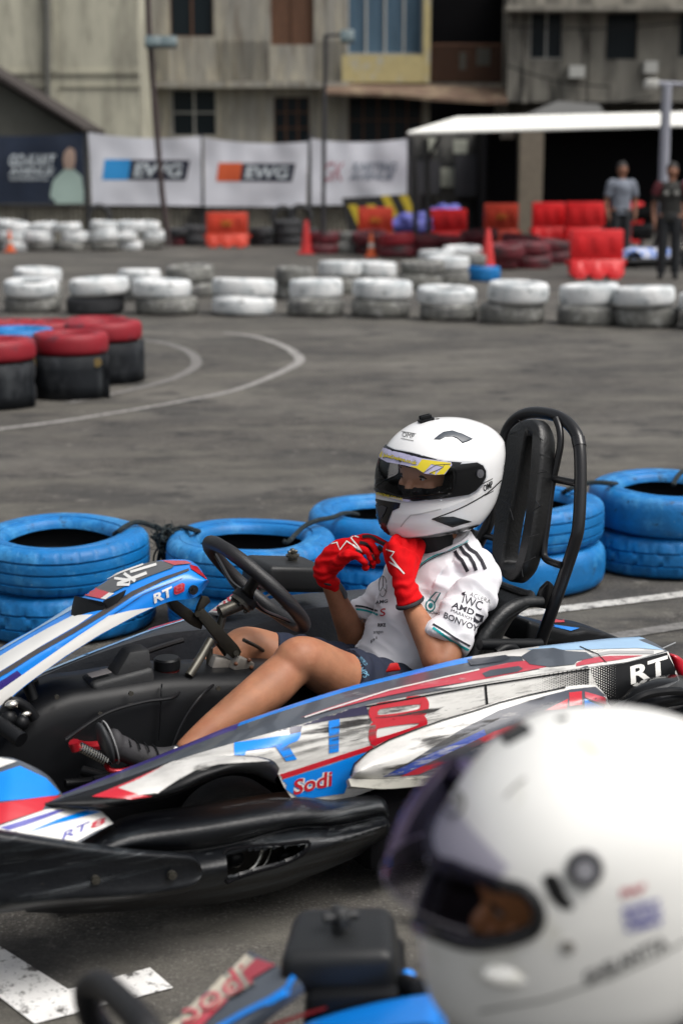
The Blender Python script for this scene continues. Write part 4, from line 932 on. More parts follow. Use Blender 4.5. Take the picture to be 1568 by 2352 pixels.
m.box(c+V((0,0,.012)), (.155,.085,.045), Matrix.Rotation(R(6), 3, 'Y'), .012, seg=3)
m.hexa([c+V((.02,-.035,.03)), c+V((-.075,-.035,.03)), c+V((-.075,.035,.03)), c+V((.02,.035,.03)), c+V((-.02,-.025,.085)), c+V((-.07,-.025,.085)), c+V((-.07,.03,.085)), c+V((-.02,.03,.085))], .008); md = m.obj('engine_control_box', mat('matt_black_plastic', (.022,.023,.024), .6, var=.2, bump=.1), tank)
m = MB(); m.box(c+V((.05,.01,.039)), (.05,.035,.001), Matrix.Rotation(R(6), 3, 'Y')); m.obj('sticker', mat('dull_grey_sticker', (.16,.15,.15), .5), md)
c = K(384,1530,1,.03)
m = MB(); m.tube([c+V((0,0,-.03)), c+V((0,0,.0))], .030, n=1, seg=28); m.obj('reservoir', mat('dark_red_fluid', (.05,.006,.006), .2), tank)
m = MB(); m.revolve([(.0,.022),(.028,.022),(.032,.018),(.032,-.004),(.029,-.006),(.0,-.006)], Matrix.Translation(c), 40, closed=False); m.obj('filler_cap', BK, tank)
m = MB()
for x, y in ((343,1548),(350,1556),(338,1560)): m.sph(K(x, y, 1, .03), .006, seg=8)
m.obj('bolt', CHR, tank)
# --- front fairing (steering panel) ---
Nf = [(-150,1600,-.12),(0,1490,-.12),(85,1442,-.12),(168,1388,-.12),(240,1337,-.11),(300,1304,-.11),(370,1289,-.10),(428,1289,-.09),(455,1303,-.06)]
Nr = [(-150,1665,.085),(0,1551,.085),(85,1496,.085),(170,1448,.085),(240,1404,.085),(305,1362,.085),(372,1330,.08),(436,1307,.07),(470,1325,.05)]
Nl = [(-150,1735,.105),(0,1626,.105),(60,1575,.105),(150,1510,.105),(230,1460,.105),(310,1417,.105),(385,1383,.10),(450,1371,.09),(480,1338,.06)]
mid = [((a[0]+b[0])/2, (a[1]+b[1])/2-5, 0) for a, b in zip(Nf, Nr)]; mi2 = [((a[0]+b[0])/2+2, (a[1]+b[1])/2, .1) for a, b in zip(Nr, Nl)]
Nfu = [(p[0]+10, p[1]+60, -.13) for p in Nf]
fair = loft([Nfu, Nf, mid, Nr, mi2, Nl], 'front_fairing', BL, kart, n=10, k=5, sol=.004, off=-1)
s_fa = Surf([fair])
decal(s_fa, [(-140,1618),(0,1508),(60,1472),(110,1444),(168,1414),(215,1412),(180,1436),(100,1482),(0,1544),(-140,1656)], WH, fair)
decal(s_fa, [(-140,1600),(0,1491),(85,1443),(166,1391),(168,1400),(100,1438),(0,1496),(-140,1606)], LB, fair, 'stripe')
decal(s_fa, stroke([(-140,1660),(0,1552),(85,1498),(170,1450),(240,1407),(305,1364),(372,1332),(434,1309)], [9,9,9,9,10,9,7,5]), mat('dark_grey_vinyl', (.05,.045,.045), .35, coat=.4), fair, 'stripe', off=.002)
decal(s_fa, [(-140,1700),(-140,1728),(0,1622),(60,1572),(150,1507),(230,1457),(310,1414),(352,1394),(300,1402),(250,1414),(180,1460),(100,1516),(0,1586)], WH, fair, 'stripe', off=.002)
decal(s_fa, [(-140,1674),(0,1566),(40,1540),(50,1550),(0,1585),(-140,1694)], PU, fair, 'stripe', off=.0022)
decal(s_fa, [(192,1360),(216,1349),(252,1362),(232,1376),(190,1367)], RD, fair, off=.002); decal(s_fa, [(232,1376),(252,1362),(264,1364),(244,1378)], WH, fair, off=.002)
decal(s_fa, [(216,1350),(250,1328),(300,1305),(350,1291),(372,1290),(400,1301),(395,1306),(340,1326),(290,1347),(256,1364),(235,1358)], mat('charcoal_vinyl', (.06,.06,.062), .35, coat=.4), fair, off=.002)
decal(s_fa, stroke([(236,1336),(280,1316),(330,1298)], 4), WH, fair, 'lettering', off=.003)
decal(s_fa, stroke([(264,1330),(300,1335),(298,1345),(270,1345)], 6)+stroke([(272,1343),(338,1318)], 7)+stroke([(286,1319),(312,1337)], 7)+stroke([(300,1316),(360,1298)], 6), WH, fair, 'lettering', off=.003)
decal(s_fa, [(372,1289),(428,1290),(440,1296),(400,1300)], PK, fair, off=.0024); decal(s_fa, [(436,1298),(452,1303),(478,1335),(468,1328),(438,1308)], RD, fair, off=.0024)
text(s_fa, 'RT', (354,1386), (396,1367), (-2,-21), WH, fair, bold=.035, off=.003)
decal(s_fa, [(399,1348),(419,1339),(424,1342),(422,1357),(404,1365),(399,1363)], RD, fair, off=.003)
text(s_fa, '8', (402,1361), (420,1353), (-1,-15), PK, fair, bold=.01, off=.0042)
decal(s_fa, stroke([(262,1410),(330,1365),(420,1328)], 1.5), NV, fair, 'panel_seam', off=.003)
m = MB(); c, nn = s_fa.hit(443,1354); c = KI @ c; m.tube([c+V((0,-.006,0)), c+V((0,.006,0))], .0115, n=1, seg=24); m.tube([c+V((0,.006,0)), c+V((0,.009,0))], .005, n=1, seg=12); m.obj('bolt', ST_, fair)
m = MB(); q = [(165,1394,-.02),(171,1366,-.04),(236,1380,.07),(246,1392,.08),(236,1408,.08),(172,1417,.02)]
pp = [K(a, b_, 1, c_) for a, b_, c_ in q]; ctr = sum(pp, V())/6
m.prism([p for p in pp], V((.005,0,-.03)), .004); m.prism([K(236,1380,1,.07), K(292,1352,1,.088), K(268,1388,1,.09), K(238,1410,1,.085), K(246,1392,1,.085)], V((0,-.015,-.02)), .002); m.obj('air_scoop', BK, fair)
# --- steering wheel and column ---
hub = K(548,1358,1,0); al = R(42); wn = V((-math.cos(al), 0, math.sin(al))); wu = V((math.sin(al), 0, math.cos(al))); wv = V((0,1,0))
wc = K(590,1345,1,0)
m = MB(); pts = []
for k in range(32):
    a = 2*math.pi*k/32; r_ = .158*(1-.05*max(0, -math.sin(a))**2)
    pts.append(wc+wv*math.cos(a)*r_+wu*math.sin(a)*r_)
m.tube(pts, [.0175 if (k % 32 not in (3, 7, 11)) else .0165 for k in range(32)], closed=True, n=3, seg=16)
sw = m.obj('steering_wheel', mat('black_leather_grip', (.009,.009,.010), .45, var=.2, bump=.5, bs=350, dist=.002), kart)
m = MB()
for a in (35, 145, 270):
    d_ = wv*math.cos(R(a))+wu*math.sin(R(a)); m.tube([wc-wn*.035+d_*.02, wc-wn*.032+d_*.06, wc-wn*.012+d_*.115, wc+d_*.148], [.022,.016,.014,.015], seg=8, up=wn, flat=.35)
m.obj('spoke', ST_, sw)
m = MB(); cx = wc-wn*.035
m.tube([cx, cx-wn*.018], .034, n=1, seg=32); m.obj('wheel_boss', BK, sw)
m = MB(); m.tube([cx-wn*.018, cx-wn*.028], .030, n=1, seg=24); m.tube([cx-wn*.026, hub-wn*.07], .016, n=1, seg=20); m.tube([hub-wn*.05, K(500,1462,1,0)], .010, n=1)
for k in range(3):
    d_ = (wv*math.cos(k*2.1+.5)+wu*math.sin(k*2.1+.5))*.024; m.sph(cx-wn*.03+d_, .006, seg=8)
m.obj('steering_column', GUN, kart)
m = MB(); m.prism([K(a,b_,1,.035) for a,b_ in ((449,1412),(468,1397),(548,1484),(555,1497),(550,1510),(536,1513),(522,1500))], (0,-.012,0), .002)
m.prism([K(a,b_,1,.02) for a,b_ in ((384,1378),(402,1375),(470,1424),(464,1447),(446,1440),(400,1404))], (0,-.03,0), .003)
m.prism([K(a,b_,1,.03) for a,b_ in ((450,1412),(455,1394),(466,1370),(480,1372),(485,1382),(471,1396),(470,1412))], (0,-.012,0), .002)
m.prism([K(a,b_,1,-.012) for a,b_ in ((449,1412),(468,1397),(548,1484),(550,1508),(536,1513),(522,1500))], (0,-.010,0), .002)
m.tube([K(543,1500,1,.045), K(543,1500,1,-.03)], .007, n=1, seg=10); m.tube([K(455,1410,1,.042), K(455,1410,1,-.02)], .008, n=1, seg=10)
m.obj('steering_bracket', mat('dark_olive_metal', (.028,.025,.018), .5, .5, var=.4, vs=20), kart)
m = MB(); m.hexa([K(485,1441,1,.032),K(505,1462,1,.032),K(505,1462,1,.031),K(485,1441,1,.031),K(492,1434,1,.032),K(513,1455,1,.032),K(513,1455,1,.031),K(492,1434,1,.031)]); m.obj('warning_sticker', mat('worn_yellow_sticker', (.30,.21,.03), .5, var=.3, vs=60), kart)
m = MB(); m.tube([K(484,1470,1,.04), K(462,1508,1,.06), K(434,1552,1,.08)], .011, n=1); m.tube([K(482,1488,1,0), K(481,1540,1,0)], .008, n=1); m.tube([K(500,1470,1,-.02), K(560,1552,1,-.06)], .011, n=1); m.tube([K(590,1535,1,.02), K(600,1565,1,.02)], .006, n=1); m.obj('column_support', GUN, kart)
m = MB(); c = K(548,1524,1,.02); m.box(c, (.06,.05,.036), Matrix.Rotation(R(-30), 3, 'Y') @ Matrix.Rotation(R(15), 3, 'Z'), .005); m.box(c+V((.05,-.01,.004)), (.05,.04,.04), Matrix.Rotation(R(-20), 3, 'Y'), .006); cb = m.obj('clamp_block', mat('brushed_alloy', (.30,.28,.25), .45, .5, var=.3, vs=25), kart)
m = MB()
for dx, dz in ((-.022,-.006),(.018,-.014),(-.016,.014),(.020,.010)): m.sph(c+V((dx,.027,dz)), .0055, seg=10)
m.obj('bolt', mat('rusty_bolt', (.12,.045,.02), .6), cb)
# --- far side pod, tank, sticker ---
Fi = [(40,1575,-.42),(90,1556,-.42),(200,1510,-.42),(350,1462,-.42),(450,1447,-.42),(560,1441,-.42),(640,1420,-.42),(707,1399,-.42),(760,1393,-.42),(850,1380,-.42),(980,1372,-.42),(1110,1370,-.42)]
Fo = [(60,1565,-.55),(95,1545,-.55),(200,1502,-.56),(350,1445,-.57),(472,1409,-.58),(560,1388,-.58),(640,1372,-.58),(698,1363,-.58),(760,1359,-.58),(850,1352,-.58),(980,1346,-.58),(1110,1344,-.58)]
rows = []
for a, b_ in zip(Fi, Fo):
    p = K(*a[:2], 1, a[2]); q = K(*b_[:2], 1, b_[2])
    rows.append([(p.x,-.36,.055),(p.x,-.395,.12),(p.x,-.412,p.z-.03),tuple(p),tuple(p.lerp(q,.12)+V((0,0,.004))),tuple(p.lerp(q,.88)+V((0,0,.004))),tuple(q),(q.x,q.y-.02,q.z-.03),(q.x,q.y-.03,.06)])
rl = [cr([r[j] for r in rows], 4) for j in range(9)]
m = MB(); m.grid([[rl[j][i] for j in range(9)] for i in range(len(rl[0]))]); fp = m.obj('far_side_pod', mat('satin_black_plastic', (.016,.018,.022), .30, var=.2, vs=4, bump=.1), kart, smooth=40)
s_fp = Surf([fp])
decal(s_fp, stroke([(95,1547),(200,1504),(350,1447),(478,1408)], 3.5), LB, fp, 'stripe', off=.002); decal(s_fp, stroke([(340,1448),(478,1406)], 3), RD, fp, 'stripe', off=.003)
pl = [K(478,1406,1,-.56), K(545,1346,1,-.585), K(589,1326,1,-.60), K(624,1356,1,-.46), K(560,1386,1,-.45), K(510,1404,1,-.44)]
def plate(P, th, name, m_, parent, bev=.002):
    n = (P[1]-P[0]).cross(P[-1]-P[0]).normalized(); c = sum(P, V())/len(P)
    if n.z < 0: n = -n
    m = MB(); m.prism(P, -n*th, bev); return m.obj(name, m_, parent)
sp = plate([K(478,1406,1,-.56), K(589,1326,1,-.60), K(624,1356,1,-.46), K(510,1406,1,-.44)], .012, 'sticker_panel', WD, fp); s_sp = Surf([sp])
decal(s_sp, [(482,1403),(545,1354),(565,1343),(592,1371),(545,1392),(505,1403)], PK, sp, off=.0015)
decal(s_sp, stroke([(545,1393),(600,1369),(622,1357)], 6), BL, sp, 'stripe', off=.002)
for bo, mm, of in ((.08, WH, .0025), (.0, RD, .0035)): text(s_sp, 'Sodi', (500,1399), (598,1361), (-13,-24), mm, sp, bold=bo, off=of)
m = MB()
def farbox(M, x0, x1, yt, yb, v0, v1, dx=0):
    a, b_, c, d = KP(x0, yb, (0,1,0), v0, M), KP(x1, yb+2, (0,1,0), v0, M), KP(x1, yt+2, (0,1,0), v0, M), KP(x0, yt, (0,1,0), v0, M)
    o = V((0, v1-v0, 0)); return [b_, a, a+o, b_+o, c, d+V((-.015,0,0)), d+o+V((-.015,.0,0)), c+o]
m.hexa(farbox(KM, 610, 760, 1302, 1362, -.43, -.60), .016, seg=3); bx = m.obj('fuel_tank', mat('black_tank_plastic', (.014,.015,.016), .45, var=.2, bump=.12, bs=200, dist=.001, spec=.35), kart)
def capnut(c, s_, parent):
    m = MB(); m.tube([c, c+V((0,0,.022*s_))], .014*s_, n=1, seg=20); m.tube([c+V((0,0,.014*s_)), c+V((0,0,.02*s_))], .020*s_, n=1, seg=20); m.sph(c+V((0,0,.03*s_)), .009*s_, seg=8); m.tube([c+V((-.014*s_,0,.028*s_)), c+V((.014*s_,0,.028*s_))], .005*s_, n=1); m.obj('cap', GUN, parent)
c = K(672,1289,1,-.52); capnut(c, 1, bx)
# --- pedal box bits at the front ---
m = MB(); m.tube([K(168,1708,1,.20), K(200,1714,1,.16), K(232,1712,1,.14)], .011, seg=8); m.tube([K(170,1704,1,.24), K(176,1722,1,.24)], .012, n=1)
m.tube([K(245,1748,1,.24), K(262,1742,1,.24), K(290,1744,1,.24), K(330,1748,1,.25), K(300,1766,1,.25), K(268,1772,1,.25), K(250,1766,1,.24)], .0065, closed=True, n=3); m.obj('pedal', mat('red_anodised', (.32,.008,.015), .3, .3), kart)
m = MB(); m.tube([K(180,1714,1,.24), K(255,1752,1,.25)], .006, n=1)
P0, P1 = K(182,1715,1,.24), K(245,1748,1,.25); ax = (P1-P0).normalized(); e1 = ax.cross(V((0,0,1))).normalized(); e2 = ax.cross(e1)
m.tube([P0.lerp(P1, k/96)+(e1*math.cos(k*math.pi/4)+e2*math.sin(k*math.pi/4))*.010 for k in range(97)], .0028, n=1, seg=6); m.obj('return_spring', CHR, kart)
m = MB(); m.tube([K(150,1800,1,.2), K(230,1790,1,.2), K(300,1765,1,.22)], .010); m.tube([K(190,1770,1,.15), K(260,1790,1,.2)], .012); m.box(K(240,1800,1,.15), (.12,.05,.05), None, .01); m.obj('pedal_mount', BK, kart)
m = MB(); m.tube([K(8,1640,1,.12), K(30,1612,1,.12), K(60,1625,1,.12), K(80,1650,1,.12)], .013, n=3); m.sph(K(20,1650,1,.13), .02); m.sph(K(50,1660,1,.14), .018); m.obj('front_suspension_bracket', BK, kart)
m = MB(); m.tube([K(-30,1640,1,.1), K(50,1700,1,.2)], .018); m.obj('stub_axle', BK, kart)
m = MB(); m.tube([K(60,1560,1,.02), K(90,1640,1,.05)], .014, n=1); m.obj('fairing_post', BK, kart)
m = MB(); m.sph(K(28,1618,1,.13), (.016,.012,.010)); m.sph(K(60,1640,1,.13), (.014,.01,.008)); m.obj('ball_joint', CHR, kart)
m = MB(); m.hexa([K(40,1600,1,-.05),K(120,1620,1,-.05),K(120,1620,1,-.15),K(40,1600,1,-.15),K(60,1548,1,-.05),K(80,1546,1,-.05),K(80,1546,1,-.15),K(60,1548,1,-.15)], .006); m.obj('fairing_bracket', mat('dull_dark_metal', (0,0,0)), kart)
for pts, r_, nm in (([(430,1560,.03),(400,1600,.12),(330,1612,.13),(240,1640,.135),(150,1700,.15)], .0045, 'brake_hose'), ([(520,1555,.02),(470,1590,.13),(420,1660,.15),(380,1760,.16)], .0035, 'throttle_cable'), ([(90,1590,-.25),(200,1560,-.3),(330,1500,-.36),(420,1470,-.38)], .008, 'chassis_tube'), ([(560,1470,-.05),(610,1500,-.12),(640,1560,-.1)], .005, 'cable')):
    m = MB(); m.tube([K(x, y, 1, v) for x, y, v in pts], r_, seg=8); m.obj(nm, ST_ if nm != 'cable' else GUN, kart)
for x, y, v in ((163,1568,-.40),(130,1600,.11),(300,1592,.118),(352,1722,.135),(230,1640,.13),(500,1580,.122)):
    m = MB(); c = K(x, y, 1, v); m.tube([c, c+V((0,.006,0))], .006, n=1, seg=6); m.obj('bolt', GUN, kart)
# --- seat ---
sm = mat('black_seat_shell', (.010,.011,.012), .40, var=.15, bump=.15, bs=90)
sec = [(-.185,.475,.17,.010),(-.18,.465,.20,.03),(-.165,.44,.212,.10),(-.15,.40,.215,.15),(-.125,.33,.212,.19),(-.09,.24,.208,.21),(-.04,.14,.20,.24),(.04,.085,.19,.30),(.16,.075,.18,.26),(.28,.085,.17,.18)]
rows = []
for uc, w_, hw, dp_ in sec:
    r = []
    for k in range(17):
        t = (k-8)/8*math.pi/2
        r.append((uc+dp_*(1-math.cos(t))*.95, hw*math.sin(t), w_+(.06*(1-math.cos(t)) if w_ < .2 else .01*(1-math.cos(t)))))
    rows.append(r)
rl = [cr([r[j] for r in rows], 5) for j in range(17)]
m = MB(); m.grid([[rl[j][i] for j in range(17)] for i in range(len(rl[0]))]); seat = m.obj('seat', sm, kart, smooth=60); mod_apply(seat, ('SOLIDIFY', dict(thickness=.008, offset=1)))
e = [rl[16][i] for i in range(0, 36, 3)]; e0 = [rl[0][i] for i in range(0, 36, 3)]
m = MB(); m.tube([V(p) for p in e0[::-1]]+[V(rows[0][k]) for k in (3,6,8,10,13)]+[V(p) for p in e], .011, seg=10, n=4); m.obj('seat_rim', sm, seat)
m = MB(); m.tube([K(1243,1382,1,.2), K(1205,1384,1,.2), K(1172,1397,1,.21), K(1143,1421,1,.215), K(1112,1462,1,.22), K(1090,1505,1,.225), K(1070,1545,1,.23)], [.014,.016,.017,.017,.017,.016,.015], seg=12); m.obj('seat_rim', sm, seat)
m = MB(); m.prism([K(1228,1395,1,.19), K(1245,1352,1,.19), K(1262,1335,1,.19), K(1272,1345,1,.19), K(1258,1400,1,.19)], (0,-.015,0), .003); m.obj('seat_bracket', ST_, kart)
# --- roll hoop with headrest ---
pl_n, pl_d = (1,0,.24), -.106
def H(x, y, d=0): return KP(x, y, pl_n, pl_d+d)
m = MB(); m.tube([H(*p) for p in ((1236,1500),(1243,1468),(1262,1415),(1290,1335),(1318,1250),(1328,1200),(1332,1100),(1329,1022),(1315,985),(1283,958),(1240,948),(1205,951),(1178,968),(1160,1000),(1148,1060),(1135,1130),(1122,1200),(1100,1245),(1082,1290))], .0165, seg=16, n=8)
hoop = m.obj('roll_hoop', ST_, kart)
m = MB(); m.tube([H(*p, .02) for p in ((1276,962),(1284,985),(1286,1020),(1277,1068),(1266,1118),(1256,1198),(1248,1262),(1254,1285),(1286,1298))], .0095, seg=12, n=6); m.tube([H(1272,1100,.02), H(1330,1112)], .010, n=1); m.tube([H(1082,1222), H(1140,1238)], .009, n=1); m.obj('hoop_brace', ST_, hoop)
m = MB(); m.tube([H(1330,1026), H(1326,1006)], .0182, n=1); m.obj('tape', mat('black_tape', (.012,.012,.013), .25), hoop)
m = MB(); m.sph(H(1284,1297), .007, seg=10); m.obj('brass_nut', mat('brass_bolt', (0,0,0)), hoop)
pad_o = [(1214,961),(1190,966),(1168,985),(1162,1010),(1150,1080),(1138,1150),(1131,1220),(1127,1270),(1134,1305),(1152,1328),(1168,1336),(1185,1328),(1200,1305),(1212,1262),(1224,1200),(1234,1120),(1240,1060),(1241,1006),(1234,976),(1224,964)]
pad_s = [(1203,1008),(1211,1002),(1218,1010),(1216,1060),(1208,1150),(1195,1235),(1184,1282),(1176,1291),(1158,1291),(1154,1275),(1166,1200),(1186,1100)]
m = MB(); b_ = bmesh.new()
po = cr([(*p, 0) for p in pad_o], 4, True); ps = cr([(*p, 0) for p in pad_s], 4, True)
def padlayer(P, d, sh=1.0, c=None):
    cx = sum(p[0] for p in P)/len(P); cy = sum(p[1] for p in P)/len(P)
    return [H(cx+(p[0]-cx)*sh, cy+(p[1]-cy)*sh, .072)+V((d-.072, 0, (d-.072)*.24))*.95 for p in P]
# outer skin rings, slot ring: front face d=+.07, back face d=+.02
O = [padlayer(po, d, s_) for d, s_ in ((.02,.96),(.03,1),(.058,1),(.068,.985),(.072,.955))]
I = [padlayer(ps, d, s_) for d, s_ in ((.072,1.12),(.066,1.03),(.058,1.0),(.02,1.0))]
m.grid(O, cv=True); m.grid(I, cv=True)
def ringfill(mb, A, B):
    """bridge outer ring A with inner ring B by angle around B's centre"""
    vs = [V(p) for p in A]+[V(p) for p in B]; na = len(A)
    tess = tessellate_polygon([[V((KM @ p)) for p in A], [V((KM @ p)) for p in B]])
    bv = [mb.b.verts.new(p) for p in vs]
    for t in tess: mb.face([bv[i] for i in t])
ringfill(m, O[-1], I[0]); ringfill(m, O[0], I[-1])
bmesh.ops.remove_doubles(m.b, verts=m.b.verts[:], dist=.0002)
pad = m.obj('headrest', mat('black_rubber_pad', (.008,.0085,.009), .38, var=.2, bump=.12, bs=120), kart, smooth=40)
for a, b2 in (((1166,1000),(1200,985)),((1205,970),(1225,985)),((1214,985),(1246,1012)),((1190,965),(1216,990)),((1160,1040),(1186,1058)),((1152,1085),(1182,1080)),((1226,1040),(1262,1050)),((1222,1090),(1256,1082)),((1143,1145),(1172,1160)),((1168,1160),(1178,1195)),((1216,1130),(1240,1165)),((1211,1180),(1244,1160)),((1134,1215),(1160,1225)),((1205,1235),(1236,1228)),((1131,1270),(1160,1245)),((1135,1300),(1165,1312)),((1186,1300),(1228,1280)),((1170,1330),(1186,1300)),((1196,1296),(1200,1325))):
    m = MB(); m.tube([H(*a, .071), H(*b2, .071)], .0014, n=1, seg=6); m.obj('rib', MATS['black_rubber_pad'], pad)
# --- rear engine cover ---
ec = [(1208,1486,0),(1214,1426,0),(1262,1441,0),(1310,1453,0),(1346,1447,0),(1385,1453,0),(1430,1468,0),(1446,1482,0)]
m = MB(); m.prism([K(a, b2, 1, -.05) for a, b2, _ in ec], (0,-.15,0), .012, seg=3); eng = m.obj('engine_cover', BK, kart); s_en = Surf([eng])
lay.mx = .05
decal(s_en, [(1236,1410),(1300,1414),(1296,1430),(1240,1432)], RD, eng, off=.002); decal(s_en, [(1270,1436),(1330,1444),(1310,1450),(1266,1440)], BL, eng, off=.002); decal(s_en, [(1330,1415),(1352,1420),(1372,1436),(1350,1430)], BL, eng, off=.002)
m = MB()
for k in range(9):
    x = 1292+k*6; p, nn = s_en.hit(x, 1420+k*1.2); q, _ = s_en.hit(x+8, 1440+k*1.0)
    if p and q: m.tube([KI @ p, KI @ q], .0038, n=1, seg=6)
m.obj('vent_fin', ST_, eng)
lay.mx = .06
m = MB(); m.box((-.32,0,.14), (.22,.5,.14), None, .03); m.tube([(-.33,-.5,.14),(-.33,.5,.14)], .025, n=1); m.obj('rear_axle', BK, kart)
m = MB(); m.tube([K(1140,1500,1,.3), K(1160,1488,1,.3), K(1180,1490,1,.3), K(1190,1510,1,.3)], .012); m.tube([K(1100,1480,1,.28), K(1240,1480,1,.28)], .015); m.obj('engine_mount', BK, kart)
m = MB(); m.hexa([K(884,1545,1,.36),K(920,1540,1,.36),K(920,1540,1,.30),K(884,1545,1,.30),K(895,1523,1,.36),K(913,1522,1,.36),K(913,1522,1,.30),K(895,1523,1,.30)], .004); m.obj('belt_buckle', mat('red_buckle_plastic', (.5,.012,.008), .35), kart)
# ---------------- people ----------------
SKIN = mat('tan_skin', (.36,.162,.088), .55, var=.24, vs=13, bump=.14, bs=220, dist=.002, spec=.35, layers=[((.30,.105,.055), 5, .60, (1,1,1), .12)])
SKIN.node_tree.nodes['Principled BSDF'].inputs['Subsurface Weight'].default_value = .12
SKIN.node_tree.nodes['Principled BSDF'].inputs['Subsurface Radius'].default_value = (.01,.004,.002)
HW = mat('white_gloss_helmet', (.82,.82,.82), .25, coat=.6, var=.02, vs=3)
HN = mat('aged_white_helmet', (.86,.855,.82), .32, coat=.25, var=.04, vs=5, layers=[((.50,.48,.36), 9, .66, (1,1,1), .10)])
LIN = mat('black_liner_foam', (.010,.010,.011), .9)
GB = mat('gloss_black_trim', (.010,.010,.011), .25)
GR = mat('grey_print', (.10,.10,.10), .5)
VIS = glassmat('clear_visor', (.82,.83,.86), .24, .02, (.9,.95,1))
RG = mat('red_glove_fabric', (.60,.003,.006), .8, spec=.15, var=.14, vs=12, bump=.35, bs=260, dist=.002)
BG = mat('black_glove_rubber', (.012,.012,.016), .6)
SH = mat('white_jersey_fabric', (.76,.75,.78), .85, var=.03, vs=4, bump=.12, bs=420, dist=.0015)
NAV = mat('navy_shorts_fabric', (.006,.011,.030), .85, var=.2, vs=9, bump=.25, bs=300, dist=.002)
TEAL = mat('teal_print', (.0,.36,.38), .6); BKP = mat('black_print', (.015,.014,.022), .7); REDP = mat('red_print', (.5,.01,.02), .6)
GRN = mat('petrol_green_print', (.0,.14,.15), .6); LBP = mat('light_blue_print', (.15,.35,.50), .7); PKP = mat('grey_black_print', (.04,.04,.05), .7)
SLICES = [(-.128,.128,.080,.080,2.1),(-.122,.148,.100,.096,2.1),(-.10,.163,.124,.112,2.15),(-.07,.168,.146,.121,2.2),(-.03,.168,.160,.128,2.25),(.01,.163,.170,.131,2.3),(.05,.152,.174,.129,2.3),(.085,.133,.166,.120,2.25),(.115,.104,.142,.102,2.2),(.137,.069,.103,.074,2.1),(.149,.034,.056,.039,2.0),(.153,.006,.009,.007,2.0)]
def shell_rows(n=12, seg=200, tweak=None, sl=SLICES):
    rows = []
    for (z, F, B, Wd, e) in cr(sl, n):
        r = []
        for k in range(seg):
            a = 2*math.pi*k/seg; c, s_ = math.cos(a), math.sin(a)
            L = F if c >= 0 else B
            d = (abs(c/L)**e+abs(s_/Wd)**e)**(-1/e)
            p = V((c*d, s_*d, z)); r.append(tweak(p, a) if tweak else p)
        rows.append(r)
    return rows
def helmet(M, par, shell_m, ap, tweak=None, name='helmet', solid=.022, sl=SLICES, **tags):
    """M = helmet frame in world, par = person root; ap = aperture polygon (photo pixels) cut from the shell and mirrored"""
    Mi = wm(par).inverted() @ M
    rows = shell_rows(n=20, seg=320, tweak=tweak, sl=sl)
    full = MB(); full.grid([[Mi @ p for p in r] for r in rows], cv=True); fo = full.obj('full', shell_m, par, smooth=0)
    sf = Surf([fo])
    def f(i, j):
        c = (rows[i][j]+rows[i+1][(j+1) % len(rows[i])])/2
        c = V((c.x, abs(c.y), c.z)); q = px(M @ c)
        return None if (c.x > -.02 and inpoly(q[0], q[1], ap)) else 0
    mb = MB(); mb.grid([[Mi @ p for p in r] for r in rows], f, cv=True)
    for v in mb.b.verts:
        if v.is_boundary and v.link_faces:
            c = M.inverted() @ (wm(par) @ v.co); sg = -1 if c.y < 0 else 1; q = px(M @ V((c.x, abs(c.y), c.z))); e = near_poly(q[0], q[1], ap)
            if e[0] < 14 and c.z > -.12:
                h_, n = sf.hit(e[1], e[2])
                if h_ is not None:
                    h_ = M.inverted() @ h_
                    if h_.y > -.003 and (V((h_.x, max(0, h_.y)*sg, h_.z))-c).length < .02: v.co = Mi @ V((h_.x, max(0, h_.y)*sg, h_.z))
    o = mb.obj(name, [shell_m, LIN], par, smooth=60, **tags)
    mod_apply(o, ('SOLIDIFY', dict(thickness=solid, offset=-1, material_offset=1, material_offset_rim=1, use_rim=True)))
    # aperture gasket, mirrored across the helmet's own centre plane
    pts = []
    for p in ap:
        h_, n = sf.hit(p[0], p[1])
        if h_ is not None:
            q = M.inverted() @ h_
            if q.y > .004: pts.append(q)
    return o, sf, Mi, pts, fo
def mirrored_sticker(sf, poly, M, par_o, name, m_, off, L=8, sol=0):
    b = bmesh.new(); add_poly(b, poly); subdiv2d(b, L)
    for v in list(b.verts):
        p, n = sf.hit(v.co.x, v.co.y)
        if p is None: b.verts.remove(v)
        else: v.co = M.inverted() @ (p+n*off)
    bmesh.ops.bisect_plane(b, geom=b.verts[:]+b.edges[:]+b.faces[:], plane_co=(0,0,0), plane_no=(0,1,0), clear_inner=True, dist=1e-5)
    g = bmesh.ops.duplicate(b, geom=b.verts[:]+b.edges[:]+b.faces[:])['geom']
    bmesh.ops.scale(b, vec=(1,-1,1), verts=[x for x in g if isinstance(x, bmesh.types.BMVert)])
    bmesh.ops.remove_doubles(b, verts=b.verts[:], dist=.0015)
    bmesh.ops.recalc_face_normals(b, faces=b.faces[:])
    bmesh.ops.transform(b, matrix=wm(par_o).inverted() @ M, verts=b.verts)
    me = bpy.data.meshes.new(name); b.to_mesh(me); b.free(); me.materials.append(m_); me.shade_smooth()
    o = bpy.data.objects.new(name, me); COL.objects.link(o); o.parent = par_o
    if sol: mod_apply(o, ('SOLIDIFY', dict(thickness=sol, offset=1)))
    return o
